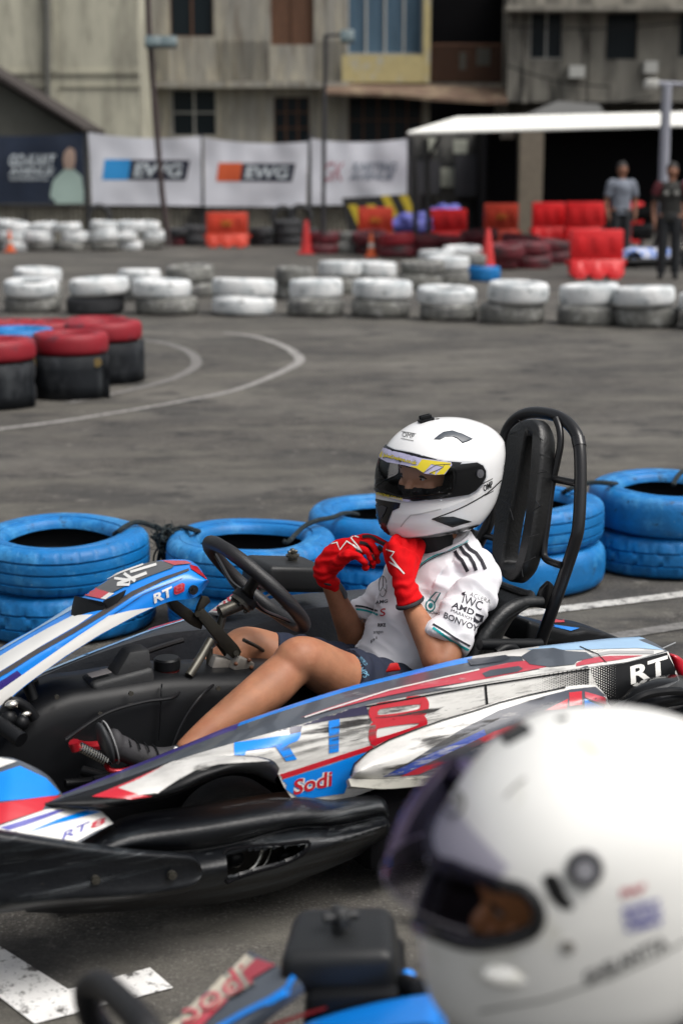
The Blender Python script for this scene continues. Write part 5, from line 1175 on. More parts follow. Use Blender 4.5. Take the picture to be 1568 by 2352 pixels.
def face_head(Mh, par, skin, mask_m, browz=.012, mask_z=-.028, s_=1.0):
    """head inside a helmet; Mh: frame at the middle between the eyes, x forward, y left, z up"""
    T_ = wm(par).inverted() @ Mh
    m = MB(); P = lambda x, y, z: V((x*s_, y*s_, z*s_))
    m.sph(P(-.075,0,.02), (.095*s_,.073*s_,.098*s_), seg=32); m.sph(P(-.055,0,-.035), (.068*s_,.058*s_,.075*s_), seg=32)
    for sy in (-1, 1):
        m.sph(P(-.018,sy*.036,-.030), (.020*s_,.024*s_,.022*s_)); m.sph(P(-.012,sy*.030,.020), (.016*s_,.026*s_,.010*s_)); m.sph(P(-.016,sy*.031,-.001), (.014*s_,.019*s_,.012*s_)); m.sph(P(.013,sy*.011,-.036), (.008*s_,.008*s_,.007*s_), seg=12)
        m.sph(P(-.09,sy*.075,-.01), (.015*s_,.008*s_,.03*s_), seg=12)
    m.tube([P(-.004,0,.012), P(.006,0,-.010), P(.022,0,-.030), P(.010,0,-.040)], [.008*s_,.009*s_,.012*s_,.010*s_], dome=True)
    m.tube([P(-.006,-.02,-.064), P(.007,0,-.066), P(-.006,.02,-.064)], .008*s_, dome=True)
    m.sph(P(-.012,0,-.095), (.022*s_,.024*s_,.018*s_))
    o = m.obj('head', skin, par); fuse(o, .0025, 5)
    o.data.transform(T_)
    ew = mat('eye_white', (.55,.53,.50), .25); ei = mat('dark_iris', (.015,.008,.005), .15); hair = mat('black_hair', (.012,.010,.009), .7)
    for sy in (-1, 1):
        m = MB(); m.sph(T_ @ P(-.0030,sy*.031,-.0015), .0100*s_, seg=20); e = m.obj('eye', ew, par)
        m = MB(); m.sph(T_ @ P(.0034,sy*.031-.002,-.0025), (.0052*s_,.0058*s_,.0056*s_), seg=16); m.obj('iris', ei, e)
        m = MB(); m.tube([T_ @ P(.0,sy*.019,.0), T_ @ P(.0068,sy*.027,.0045), T_ @ P(.0058,sy*.036,.0040), T_ @ P(-.004,sy*.044,-.003)], [.0012,.0034,.0034,.0012], seg=8); m.obj('eyelid', mat('dark_lash', (.03,.015,.01), .6), e)
        m = MB(); m.tube([T_ @ P(.005,sy*.014,.017), T_ @ P(.008,sy*.026,.0225), T_ @ P(.002,sy*.040,.022), T_ @ P(-.008,sy*.050,.016)], [.002,.0032,.003,.001], seg=8); m.obj('eyebrow', hair, par)
    # mask / balaclava follows the lower face
    b = bmesh.new(); b.from_mesh(o.data); inv = T_.inverted()
    kill = [f for f in b.faces if ((inv @ f.calc_center_median()).z > mask_z*s_ and (inv @ f.calc_center_median()).z < .030*s_ and (inv @ f.calc_center_median()).x > -.05*s_)]
    bmesh.ops.delete(b, geom=kill, context='FACES')
    for v in b.verts: v.co += v.normal*.003
    me = bpy.data.meshes.new('balaclava'); b.to_mesh(me); b.free(); me.materials.append(mask_m); me.shade_smooth()
    mo = bpy.data.objects.new('balaclava', me); COL.objects.link(mo); mo.parent = par
    return o
def hand_parts(m, wrist, knuckles, fingers, thumb, rf=.0105, palm_r=.017):
    """m: builder; wrist point, 4 knuckle points, 4 finger chains (from knuckle on), thumb chain"""
    for k, q in enumerate(knuckles):
        m.tube([wrist, wrist.lerp(q, .5), q], [palm_r*1.25, palm_r*1.1, palm_r*.85], dome=True)
    for q, ch in zip(knuckles, fingers):
        n = len(ch); m.tube([q]+ch, [rf*1.15]+[rf*(1-.07*i) for i in range(n)], dome=True, seg=12)
    m.tube(thumb, [rf*1.5]+[rf*1.1]*(len(thumb)-1), dome=True, seg=12)

drv = thing('person', 'young driver in white helmet, white jersey, navy shorts and red gloves fastening the chin strap', 'person', KM)
# --- body: one continuous surface of skin ---
neck = K(1012,1262,1,0)
Ls, Le, Lw = V((-.035,.138,.53)), K(1012,1522,1,.245), K(947,1398,1,.10)
Rs, Re, Rw = V((-.02,-.145,.52)), K(822,1487,1,-.20), K(760,1345,1,-.14)
LH, LK, LA = V((.16,.095,.225)), K(678,1517,1,.17), K(432,1722,1,.235)
RH, RK, RA = V((.16,-.095,.225)), K(552,1487,1,-.17), K(400,1585,1,-.235)
m = MB()
m.tube([Rs+V((0,.02,-.01)), Rs.lerp(Re, .5), Re, Re.lerp(Rw, .35)+V((0,0,0)), Re.lerp(Rw, .8), Rw], [.034,.038,.0365,.037,.027,.024], seg=20, n=8, dome=True)
m.tube([Ls+V((0,-.02,-.02)), Ls.lerp(Le, .5), Le, Le.lerp(Lw, .35), Le.lerp(Lw, .8), Lw], [.034,.040,.037,.038,.030,.026], seg=20, n=8, dome=True)
m.tube([LH, LH.lerp(LK, .6), LK+V((-.02,0,.002)), LK+V((.02,0,-.022)), LK.lerp(LA, .35)+V((-.012,0,-.006)), LK.lerp(LA, .75), LA], [.075,.066,.055,.052,.053,.038,.030], seg=24, n=8, dome=True)
m.tube([RH, RH.lerp(RK, .6), RK+V((-.02,0,.0)), RK+V((.02,0,-.022)), RK.lerp(RA, .35)+V((-.012,0,-.01)), RA, K(380,1680,1,-.24)], [.072,.062,.052,.050,.050,.036,.030], seg=24, n=8, dome=True)
m.tube([V((.13,0,.20)), V((.09,0,.30)), V((.02,0,.42)), V((-.025,0,.53)), V((-.02,0,.58)), V((.0,0,.66)), V((.01,0,.72))], [.11,.11,.12,.11,.06,.05,.05], up=(1,0,0), flat=.75, seg=24)
m.tube([Ls+V((0,-.03,-.03)), Rs+V((0,.03,-.03))], .045, n=1, dome=True); m.tube([LH, RH], .06, n=1, dome=True)
m.sph(LK+V((.012,0,.010)), (.034,.030,.030)); m.sph(Re+V((.0,-.006,-.012)), .030)
body = m.obj('body', SKIN, drv); fuse(body, .0045, 8)
# --- shirt ---
m = MB()
m.tube([V((.135,0,.215)), V((.115,0,.28)), V((.075,0,.36)), V((.03,0,.44)), V((-.015,0,.52)), V((-.035,0,.572)), V((-.035,0,.615)), V((-.03,0,.635))], [.155,.148,.145,.148,.148,.118,.072,.060], up=(1,0,.4), flat=.76, seg=40, n=6)
hl = K(1019,1484,1,.215); hr = K(850,1418,1,-.185)
m.tube([V((-.03,.10,.535)), Ls+V((0,.004,0)), Ls.lerp(hl, .55)+V((0,.006,0)), hl], [.056,.058,.060,.064], seg=28, flat=.9, up=(1,0,.3)); m.tube([V((-.02,-.10,.525)), Rs, Rs.lerp(hr, .5), hr+V((.01,0,-.005))], [.058,.060,.054,.052], seg=28)
m.sph(V((.03,.03,.43)), (.10,.12,.08)); m.sph(V((-.035,.10,.56)), (.06,.06,.05)); m.sph(V((-.03,-.10,.55)), (.06,.06,.05))
shirt = m.obj('jersey', SH, drv); fuse(shirt, .0036, 9)
LAx = (hl-Ls).normalized()
def wr(p):
    f = .0055*noise.noise(V((p.x*9, p.y*9, p.z*9)))+.0035*noise.noise(V((p.x*22+p.z*14, p.y*12, p.z*9)))
    f += .0050*max(0, 1-abs(p.z-.28)/.07)*math.sin((p.z*150+p.y*16+p.x*30+3*noise.noise(p*12)))*.7
    d = (p-Ls).dot(LAx)
    if p.y > .1 and d > -.02: f += .0048*math.sin(d*85+p.y*22+2.5*noise.noise(p*16))*max(0, 1-abs(d-.05)/.10)
    if p.y < -.1: f += .0045*math.sin(p.z*95+p.x*50+2*noise.noise(p*14))
    f += .0055*math.sin(p.z*40-p.x*65+p.y*30+2*noise.noise(p*7))*max(0, 1-abs(p.z-.44)/.12)*.7
    f += .0030*(1-2*abs(noise.noise(V((p.x*26-p.z*18, p.y*10, p.z*20+p.x*8)))))*(.4+.6*max(0, 1-abs(p.z-.42)/.14))
    return f*1.5
wrinkle(shirt, wr)
m = MB(); m.tube([V((-.005,.064,.612)), V((.040,.035,.592)), V((.052,-.01,.582)), V((.03,-.05,.597)), V((-.03,-.07,.625)), V((-.08,0,.64)), V((-.045,.066,.632))], .0055, closed=True, seg=8); m.obj('collar', SH, shirt)
ss = Surf([shirt])
def T(s_, a, b_, up, mm, **k): return text(ss, s_, a, b_, up, mm, shirt, **k)
for st in (((1044,1266),(1052,1280),(1060,1287),(1068,1302),(1074,1313)), ((1056,1256),(1066,1270),(1077,1278),(1087,1294),(1093,1311)), ((1068,1249),(1078,1262),(1093,1271),(1105,1288),(1114,1308))): decal(ss, stroke(st, 8), BKP, shirt, 'shoulder_stripe', off=.0015, L=6)
T('ACLERA', (1077,1369), (1124,1387), (3,-9), GR, bold=-.005); decal(ss, [(1060,1362),(1070,1359),(1066,1364),(1072,1366),(1062,1368)], BKP, shirt)
T('IWC', (1060,1385), (1104,1402), (5,-19), BKP, bold=.0); T('AMD', (1036,1395), (1085,1414), (5,-13), BKP, bold=.022)
decal(ss, [(1092,1408),(1110,1414),(1104,1434),(1098,1431),(1103,1418),(1090,1413)], BKP, shirt, off=.0015); decal(ss, [(1088,1414),(1092,1422),(1100,1426),(1096,1432),(1086,1427)], BKP, shirt, off=.0015)
T('MARRIOTT', (1035,1405), (1090,1430), (2,-7), PKP, bold=.0); T('BONVOY', (1018,1419), (1094,1451), (4,-13), PKP, bold=.01)
decal(ss, stroke([(988+10.5*math.cos(a), 1391+13*math.sin(a)) for a in [R(k*24) for k in range(15)]], 3.2, True)+stroke([(979,1384),(1001,1360),(1011,1361),(998,1385)], 3), GRN, shirt, 'emblem', off=.0015, L=5)
decal(ss, [(989+5.5*math.cos(a*math.pi/6), 1391+6.5*math.sin(a*math.pi/6)) for a in range(12)], GRN, shirt, 'emblem', off=.0015, L=5)
T('PETRONAS', (972,1408), (1010,1413), (1,-7), BKP, bold=.01)
T('AMG', (862,1388), (890,1385), (1,-8), BKP, bold=.02); T('S', (873,1416), (885,1414), (1,-17), REDP, bold=.01); T('RIKE', (868,1440), (886,1439), (0,-8), BKP, bold=.03)
T('aragon', (858,1458), (880,1457), (0,-8), PKP, bold=.0); T('pi', (852,1478), (866,1470), (0,-9), PKP, bold=.0)
decal(ss, stroke([(879+9*math.cos(a*math.pi/10), 1347+24*math.sin(a*math.pi/10)) for a in range(20)], 1.5, True)+stroke([(880,1324),(879,1348),(888,1360)], 1.8)+stroke([(879,1348),(871,1362)], 1.8), GR, shirt, 'emblem', off=.0015, L=5)
decal(ss, stroke([(838,1333),(843,1328),(846,1331),(851,1327)], 2)+stroke([(840,1340),(846,1336),(850,1337)], 1.6), BKP, shirt, 'emblem', L=5)
for a, w_, mm in (([(994,1434),(1018,1448),(1045,1466),(1078,1484)], 4.5, BKP), ([(994,1442),(1016,1457),(1042,1475),(1075,1493)], 5, TEAL), ([(816,1392),(840,1395),(868,1404)], 4, BKP), ([(818,1399),(842,1403),(868,1412)], 4.5, TEAL)): decal(ss, stroke([p[:2] for p in cr([(*p, 0) for p in a], 4)], w_), mm, shirt, 'cuff_stripe', off=.0015, L=5)
for dy, mm, w_ in ((0, TEAL, 2.6), (4, BKP, 1.6)): decal(ss, stroke([p[:2] for p in cr([(962,1303+dy,0),(985,1286+dy,0),(1035,1264+dy,0),(1073,1244+dy,0)], 5)], w_), mm, shirt, 'collar_stripe', off=.0045, L=5)
# --- shorts ---
m = MB(); lh = LH.lerp(LK, .60); rh = RH.lerp(RK, .78)
m.tube([LH+V((-.04,0,-.01)), LH.lerp(lh, .5), lh], [.088,.084,.078], seg=32, caps=True); m.tube([RH+V((-.04,0,-.01)), RH.lerp(rh, .5), rh], [.086,.078,.066], seg=32)
m.sph(V((.10,0,.20)), (.11,.16,.09), seg=32)
sho = m.obj('shorts', NAV, drv); fuse(sho, .0045, 4); wrinkle(sho, lambda p: .004*noise.noise(p*18)+.003*math.sin(p.x*110+p.z*60+2*noise.noise(p*10)))
sso = Surf([sho]); text(sso, 'CHAMPS', (809,1512), (836,1558), (11,-6), LBP, sho, bold=.01, off=.0018); text(sso, 'WORLD', (824,1512), (838,1530), (6,-4), LBP, sho, bold=0, off=.0018)
# --- shoes ---
shoe_m = mat('dark_grey_shoe', (.028,.027,.030), .7, var=.25, vs=20, bump=.3, bs=200, dist=.002)
for sgn in (1, -1):
    if sgn == 1: A_, H1, TP, SB = LA+V((0,0,-.01)), K(380,1746,1,.235), K(276,1716,1,.235), K(250,1706,1,.235)
    else: A_, H1, TP, SB = K(385,1665,1,-.24), K(350,1700,1,-.24), K(270,1690,1,-.24), K(250,1690,1,-.24)
    m = MB(); m.tube([A_+V((-.012,0,.0)), H1, H1.lerp(TP, .6)+V((0,0,-.008)), TP], [.029,.030,.027,.028], dome=True, seg=20); m.sph(TP+V((.012,0,.010)), (.020,.030,.036)); so_ = m.obj('shoe', shoe_m, drv); fuse(so_, .004, 4)
    m = MB(); m.sph(SB+V((.008,0,.0)), (.012,.036,.052), seg=28, rot=Matrix.Rotation(R(14), 3, 'Y')); m.obj('sole', mat('dark_rubber_sole', (.03,.032,.035), .6), so_)
    m = MB(); rt = Matrix.Rotation(R(14), 3, 'Y'); m.tube([SB+V((-.004,0,0))+rt @ V((0,.036*math.cos(a),.053*math.sin(a))) for a in [k*math.pi/8 for k in range(16)]], .0018, closed=True, seg=6); m.obj('sole_edge', mat('white_rubber_edge', (.3,.3,.3), .7), so_)
    m = MB()
    for k in range(4): 
        c = H1.lerp(TP, .25+.2*k)
        m.tube([c+V((0,.026,.014)), c+V((.0,.016,.024)), c+V((0,-.01,.027))], .002, seg=6)
    m.tube([A_+V((0,.030,.0)), A_+V((0,.018,.024)), A_+V((0,-.02,.024))], .006, seg=8); m.obj('lace', BK, so_)
    if sgn == 1: m = MB(); m.sph(K(404,1720,1,.275), (.006,.003,.005)); m.obj('eyelet', WH, so_)
# --- gloves ---
def kp(x, y, v): return K(x, y, 1, v)
m = MB(); wst = kp(752,1312,-.135)
hand_parts(m, wst, [kp(812,1243,-.085), kp(818,1252,-.065), kp(808,1263,-.05), kp(798,1275,-.04)],
  [[kp(838,1234,-.065), kp(862,1238,-.035), kp(884,1248,-.01)], [kp(846,1248,-.035), kp(862,1266,-.022), kp(866,1288,-.03)], [kp(834,1262,-.022), kp(850,1278,-.012), kp(856,1300,-.02)], [kp(822,1278,-.015), kp(836,1292,-.006), kp(840,1306,-.016)]],
  [kp(775,1290,-.125), kp(805,1278,-.11), kp(845,1262,-.07), kp(868,1263,-.045)], .0098, .018)
m.tube([kp(757,1337,-.14), kp(744,1318,-.137), kp(748,1292,-.13), kp(775,1262,-.105), kp(800,1250,-.085)], [.031,.034,.030,.026,.018], dome=True, seg=24, up=(1,0,.2), flat=.8)
gl = m.obj('glove', RG, drv); fuse(gl, .0026, 3); wrinkle(gl, lambda p: .0010*noise.noise(p*45)+.0016*math.sin(p.z*260+p.x*60+3*noise.noise(p*30))*(1 if p.z < .60 else .3))
gs = Surf([gl])
decal(gs, stroke([(761,1249),(774,1246),(780,1263),(796,1243),(822,1260),(832,1268),(818,1250),(806,1236),(812,1231),(824,1234)], [2.5,3.5,3.5,3.5,3.8,2.5,3.2,3.5,3.2,2.5]), WH, gl, 'star_mark', off=.0012, L=4)
for st in (((826,1246),(842,1250),(852,1266),(860,1286)), ((818,1262),(832,1272),(842,1284),(852,1302)), ((832,1233),(850,1232),(868,1242),(884,1250))): decal(gs, stroke([p[:2] for p in cr([(*p, 0) for p in st], 4)], 6.5), BG, gl, 'finger_panel', off=.0012, L=4)
m = MB(); m.tube([kp(738,1334,-.14), kp(756,1342,-.11), kp(779,1340,-.14), kp(762,1332,-.17)], .0045, closed=True, seg=8); m.obj('cuff_edge', BG, gl)
m = MB(); m.prism([kp(777,1334,-.12), kp(785,1340,-.12), kp(799,1362,-.12), kp(799,1374,-.12), kp(794,1378,-.12), kp(786,1362,-.12), kp(772,1345,-.12)], (0,-.02,0), .004); m.obj('wrist_strap', mat('grey_strap', (.09,.10,.11), .7, var=.3, vs=60), gl)
m = MB(); wst = kp(926,1335,.085)
hand_parts(m, wst, [kp(903,1256,.06), kp(922,1250,.05), kp(942,1248,.04), kp(962,1252,.03)],
  [[kp(906,1238,.045), kp(925,1228,.02), kp(950,1232,.0)], [kp(930,1236,.03), kp(955,1230,.01), kp(975,1236,-.01)], [kp(955,1238,.02), kp(980,1232,.0), kp(1000,1238,-.01)], [kp(975,1244,.015), kp(998,1238,.0), kp(1014,1243,-.005)]],
  [kp(905,1310,.05), kp(893,1285,.03), kp(888,1262,.015), kp(900,1250,.0)], .0105, .021)
m.tube([kp(941,1382,.10), kp(934,1360,.095), kp(926,1332,.088), kp(926,1300,.075), kp(932,1270,.06)], [.0355,.033,.030,.034,.036], dome=False, seg=24, up=(0,1,0), flat=.8)
g2 = m.obj('glove', RG, drv); fuse(g2, .0026, 3); wrinkle(g2, lambda p: .0018*noise.noise(p*45)+.0016*math.sin(p.z*240+p.x*90+3*noise.noise(p*30))*max(0, 1-abs(p.z-.53)/.05))
gs = Surf([g2])
decal(gs, stroke([(886,1262),(905,1268),(897,1279),(912,1300),(928,1318),(915,1304),(893,1290)], [3,3.5,3.8,4.2,3.2,4,3]), WH, g2, 'star_mark', off=.0012, L=4)
m = MB(); c = kp(941,1384,.10); a1 = (kp(972,1370,.10)-kp(911,1398,.10)).normalized(); a2 = V((.25,1,.1)).normalized()
m.tube([c+a1*.036*math.cos(t)+a2*.034*math.sin(t) for t in [k*math.pi/6 for k in range(12)]], .0055, closed=True, seg=8); m.obj('cuff_edge', BG, g2)
m = MB(); m.tube([V((.03,0,.665)), V((.01,0,.62)), V((-.015,0,.590))], [.062,.056,.058], seg=28, up=(1,0,0)); m.tube([V((-.04,.03,.62)), V((-.06,.0,.60))], .05, n=1); m.obj('balaclava', LIN, drv)
# chin strap pieces
m = MB(); m.tube([kp(868,1256,-.02), kp(876,1262,-.015), kp(884,1264,-.0)], .006, seg=8); m.tube([kp(880,1264,.0), kp(900,1262,.0), kp(960,1240,.0)], .005, seg=8); m.obj('chin_strap', BG, drv)
# --- helmet ---
HC = Matrix.Translation(K(1008,1098,1,0)) @ Matrix.Scale(1.025, 4)
HM = KM @ HC @ Matrix.Rotation(R(0), 4, 'Z') @ Matrix.Rotation(R(4), 4, 'Y')
def tw(p, a):
    q = p.copy()
    # raised rear ridge and sharper chin
    if q.x < 0: q += V((-.010,0,.004))*max(0, 1-abs(q.z-.075)/.06)*abs(math.cos(a))**3
    if q.x > 0 and q.z < -.02: q.x += .008*math.cos(a)**8*min(1, (-.02-q.z)/.06)
    # cheek crease
    k = max(0, 1-abs(q.z+.055-.25*max(0, .1-q.x))/.012); q.y *= 1+.012*k*(1 if q.x > -.02 else 0)
    return q
ap = [(886,1036),(946,1049),(1018,1070),(1042,1076),(1048,1096),(1040,1128),(1018,1136),(950,1143),(905,1140),(858,1126),(840,1100),(850,1040)]
hel, hs_, HMi, hp, fo = helmet(HM, drv, HW, ap, tw)
vis_poly = [(850,1024),(887,1028),(946,1038),(985,1050),(1018,1057),(1094,1060),(1108,1067),(1116,1080),(1117,1094),(1108,1113),(1094,1128),(1078,1138),(1018,1147),(952,1153),(920,1152),(885,1142),(857,1133),(835,1128),(835,1030)]
blk = [(1040,1068),(1094,1062),(1108,1069),(1115,1082),(1115,1095),(1106,1112),(1092,1127),(1076,1136),(1018,1145),(952,1151),(920,1150),(885,1140),(845,1128),(845,1121),(905,1137),(952,1142),(1018,1135),(1040,1126)]
mirrored_sticker(hs_, blk, HM, hel, 'eyeport_trim', GB, .0012)
mirrored_sticker(hs_, [(845,1022),(887,1029),(946,1040),(1018,1059),(1060,1062),(1042,1078),(1018,1071),(946,1050),(886,1037),(845,1032)], HM, hel, 'eyeport_trim', GB, .0012)
visor = mirrored_sticker(hs_, vis_poly, HM, hel, 'visor', VIS, .0045)
m = MB(); Mi = HMi
loop = [Mi @ q for q in hp]+[Mi @ V((q.x, -q.y, q.z)) for q in reversed(hp)]
m.tube(loop, .004, closed=True, seg=8, n=3); m.obj('eyeport_gasket', GB, hel)
vs_ = Surf([visor])
LIL = mat('lilac_sticker', (.46,.44,.62), .35, coat=.3, var=.15, vs=60); YEL = mat('yellow_sticker', (.72,.58,.02), .35, coat=.3)
st1 = mirrored_sticker(vs_, [(850,1025),(883,1032),(930,1042),(969,1053),(1035,1061),(1037,1068),(1020,1090),(1000,1091),(972,1087),(956,1076),(930,1069),(900,1063),(872,1060),(845,1058)], HM, visor, 'visor_strip', LIL, .0008)
sv = Surf([st1])
for p in ([(969,1055),(1034,1063),(1036,1070),(1018,1089),(1000,1090),(1018,1072),(990,1066),(972,1086),(957,1076),(940,1071),(958,1070)], [(1020,1074),(1034,1070),(1019,1089),(1006,1090)], [(872,1034),(879,1034),(877,1050),(872,1059)], [(985,1085),(1000,1080),(998,1090)]): decal(sv, p, YEL, visor, off=.001, L=6)
for p in (stroke([(972,1086),(1000,1068),(1034,1066)], 1.3), stroke([(985,1088),(1016,1074),(1020,1066)], 1.3)): decal(sv, p, BKP, visor, off=.0016, L=6)
text(sv, 'JakeDesigns.co.uk', (879,1052), (957,1071), (1,-12), BKP, visor, bold=.05, off=.0014, L=5); text(sv, 'JakeDesigns.co.uk', (880,1051), (956,1070), (1,-10), YEL, visor, bold=.02, off=.0022, L=5)
decal(vs_, [(857,1127),(880,1138),(920,1145),(942,1148),(941,1153),(905,1153),(880,1148),(856,1133)], LIL, visor, off=.001, L=6)
text(vs_, 'DESIGNS.CO.UK', (860,1135), (925,1150), (1,-6), YEL, visor, bold=.02, off=.002, L=5)
m = MB()
p, n = vs_.hit(1102,1088)
if p: p = KI @ p; n = (KI.to_3x3() @ n); m.tube([p-n*.004, p+n*.002], .011, n=1, seg=24); m.tube([p+n*.002, p+n*.003], .006, n=1, seg=16)
m.obj('visor_pivot', mat('smoke_grey_pivot', (.10,.10,.11), .25), hel)
full = hs_
decal(full, [(858,1144),(880,1149),(920,1155),(917,1166),(902,1173),(888,1208),(899,1234),(880,1236),(862,1200),(855,1160)], GB, hel, 'chin_vent', off=.002, L=6)
decal(full, [(868,1165),(880,1160),(890,1165),(885,1178),(878,1190),(872,1185)], mat('vent_grey', (.04,.04,.045), .4), hel, 'chin_vent', off=.004, L=5)
decal(full, [(858,1222),(880,1234),(920,1236),(980,1231),(1040,1219),(1100,1203),(1140,1188),(1142,1194),(1100,1212),(1040,1230),(980,1243),(920,1250),(880,1250),(858,1240)], GB, hel, 'bottom_trim', off=.002)
vent = decal(full, [(996,1009),(1006,1000),(1018,992),(1038,989),(1060,996),(1085,1008),(1074,1014),(1061,1018),(1050,1008),(1038,1003),(1022,1004),(1010,1010)], mat('slate_vent', (.05,.06,.075), .3), hel, 'top_vent', off=.001, L=5); mod_apply(vent, ('SOLIDIFY', dict(thickness=.006, offset=1)))
decal(full, stroke([p[:2] for p in cr([(992,1192,0),(1040,1174,0),(1078,1156,0),(1118,1132,0),(1150,1103,0)], 5)], 2.6), GB, hel, 'pinstripe', off=.0012, L=6)
decal(full, [(989,1192),(1012,1187),(1040,1186),(1062,1192),(1083,1198),(1060,1204),(1038,1211),(1012,1201)], GB, hel, 'side_flash', off=.0014, L=6)
decal(full, stroke([(920,1210),(930,1196),(943,1183),(965,1180),(1012,1169)], 2.6), mat('pale_grey_crease', (.45,.45,.45), .3), hel, 'crease', off=.001, L=6)
text(full, 'OMP', (923,1003), (950,1008), (2,-11), GR, hel, bold=.0, off=.0012, L=4); decal(full, stroke([(922,991),(955,997)], 1.2)+stroke([(921,1007),(950,1013)], 1.2), GR, hel, 'emblem', L=5)
text(full, 'OMP', (1110,1130), (1131,1118), (-2,-15), GB, hel, bold=.02, off=.0012, L=4); decal(full, stroke([(1107,1111),(1130,1099)], 1.6)+stroke([(1112,1138),(1132,1127)], 1.6), GB, hel, 'emblem', L=5)
rp_, rn = full.hit(978,966)
m = MB()
if rp_:
    Mb = wm(drv).inverted(); c = Mb @ rp_; nn = Mb.to_3x3() @ rn; q = nn.to_track_quat('Z', 'X').to_matrix()
    m.box(c+nn*.002, (.040,.030,.008), q, .003); m.box(c+nn*.010+q @ V((0,-.008,0)), (.030,.006,.010), q, .002); m.box(c+nn*.010+q @ V((0,.008,0)), (.030,.006,.010), q, .002)
m.obj('camera_mount', BK, hel)
bpy.data.objects.remove(fo)
# face behind the visor
E_ = K(948,1094,1,.035)
FH = KM @ Matrix.Translation(E_) @ Matrix.Rotation(R(22), 4, 'Z') @ Matrix.Rotation(R(3), 4, 'Y')
face_head(FH, drv, mat('brightened_face_skin', (.62,.31,.18), .5, var=.08, vs=9), LIN, s_=.92)  # face skin lightened in colour to offset the dimness behind the visor
# ---------------- nearest kart and driver (bottom right, out of focus) ----------------
K2 = Matrix.Translation((.25,1.50,0)) @ Matrix.Rotation(math.pi+R(-4), 4, 'Z')
def k2(x, y, v): return KP(x, y, (0,1,0), v, K2)
kart2 = thing('go_kart', 'blue and red go-kart with black fuel tank, cut off by the bottom edge', 'go-kart', K2)
m = MB(); m.box((.45,0,.045), (1.5,1.0,.02), None, .005); m.obj('floor_tray', BK, kart2)
m = MB()
P = [k2(640,2292,-.42), k2(918,2304,-.42), k2(908,2188,-.42), k2(640,2195,-.42)]; o_ = V((0,-.15,0))
m.hexa([P[1], P[0], P[0]+o_, P[1]+o_, P[2], P[3], P[3]+o_+V((-.01,0,0)), P[2]+o_+V((.012,0,0))], .02, seg=4)
tk = m.obj('fuel_tank', MATS['black_tank_plastic'], kart2, smooth=50)
m = MB(); P2 = [k2(690,2375,-.40), k2(925,2370,-.40), k2(920,2282,-.40), k2(700,2290,-.40)]; o_ = V((0,-.17,0)); m.hexa([P2[1], P2[0], P2[0]+o_, P2[1]+o_, P2[2], P2[3], P2[3]+o_, P2[2]+o_], .012); m.obj('tank_cover', BK, kart2)
c = (P[2]+P[3])/2+V((0,-.07,-.002)); m = MB(); m.tube([c, c+V((0,0,.016))], .013, n=1, seg=20)
for a in (0, 90): 
    d_ = V((math.cos(R(a+20)), math.sin(R(a+20)), 0))*.024; m.tube([c+V((0,0,.022))-d_, c+V((0,0,.022))+d_], .0075, n=1, seg=10)
m.sph(c+V((0,0,.024)), .012, seg=12); m.obj('cap', MATS['matt_black_plastic'], tk)
far = plate([k2(360,2380,-.44), k2(575,2180,-.56), k2(640,2218,-.46), k2(690,2252,-.40), k2(560,2352,-.38), k2(500,2400,-.38)], .02, 'side_pod', SL, kart2, .003)
sf_ = Surf([far])
decal(sf_, [(360,2380),(575,2182),(600,2197),(420,2352),(400,2380)], mat('cream_vinyl', (.55,.50,.40), .4, coat=.4), far, L=20); decal(sf_, [(405,2375),(590,2203),(634,2218),(560,2262),(470,2352),(450,2375)], PK, far, off=.002, L=20)
decal(sf_, stroke([(500,2365),(560,2330),(620,2300),(660,2275),(676,2246)], 13), BL, far, 'stripe', off=.003, L=20)
for bo, mm, of in ((.05, mat('cream_vinyl', (0,0,0)), .004), (.0, PK, .006)): text(sf_, 'Sodi', (430,2362), (588,2262), (-28,-46), mm, far, bold=bo, off=of, L=20)
m = MB(); m.grid([[k2(a, b_, v) for a, b_, v in r] for r in [[(600,2358,-.40),(660,2338,-.40),(710,2322,-.40),(750,2312,-.40)],[(600,2366,-.39),(660,2348,-.39),(710,2331,-.388),(750,2317,-.39)]]]); o = m.obj('red_trim', mat('dark_red_trim', (.14,.008,.012), .5), kart2)
rl = [[(690,2400,-.36),(700,2362,-.36),(760,2338,-.36),(860,2312,-.35),(960,2294,-.34),(1000,2294,-.33),(1015,2318,-.32),(1030,2380,-.32)], [(690,2440,-.33),(720,2400,-.28),(790,2380,-.27),(870,2365,-.26),(950,2355,-.25),(990,2355,-.25),(1010,2380,-.25),(1030,2440,-.25)]]
loft([[(a, b_-2, v-.03) for a, b_, v in rl[0]], rl[0], rl[1]], 'inner_panel', BL, kart2, n=6, k=3, M=K2, sol=.004)
m = MB(); m.tube([k2(200,2275,-.05), k2(232,2262,-.02), k2(290,2310,.06), k2(345,2375,.12), k2(420,2500,.14)], .0155, dome=True, seg=16); m.tube([k2(200,2275,-.05), k2(215,2340,-.10), k2(300,2440,-.12)], .0155, seg=16); m.obj('steering_wheel', MATS['black_leather_grip'], kart2)
m = MB(); m.sph(k2(935,2240,-.5), (.012,.01,.008)); m.obj('nut', BL, kart2); m = MB(); m.tube([k2(925,2262,-.45), k2(960,2275,-.4), k2(990,2300,-.38)], .016); m.tube([k2(915,2300,-.44), k2(975,2320,-.36)], .014); m.obj('engine_hose', BK, kart2)
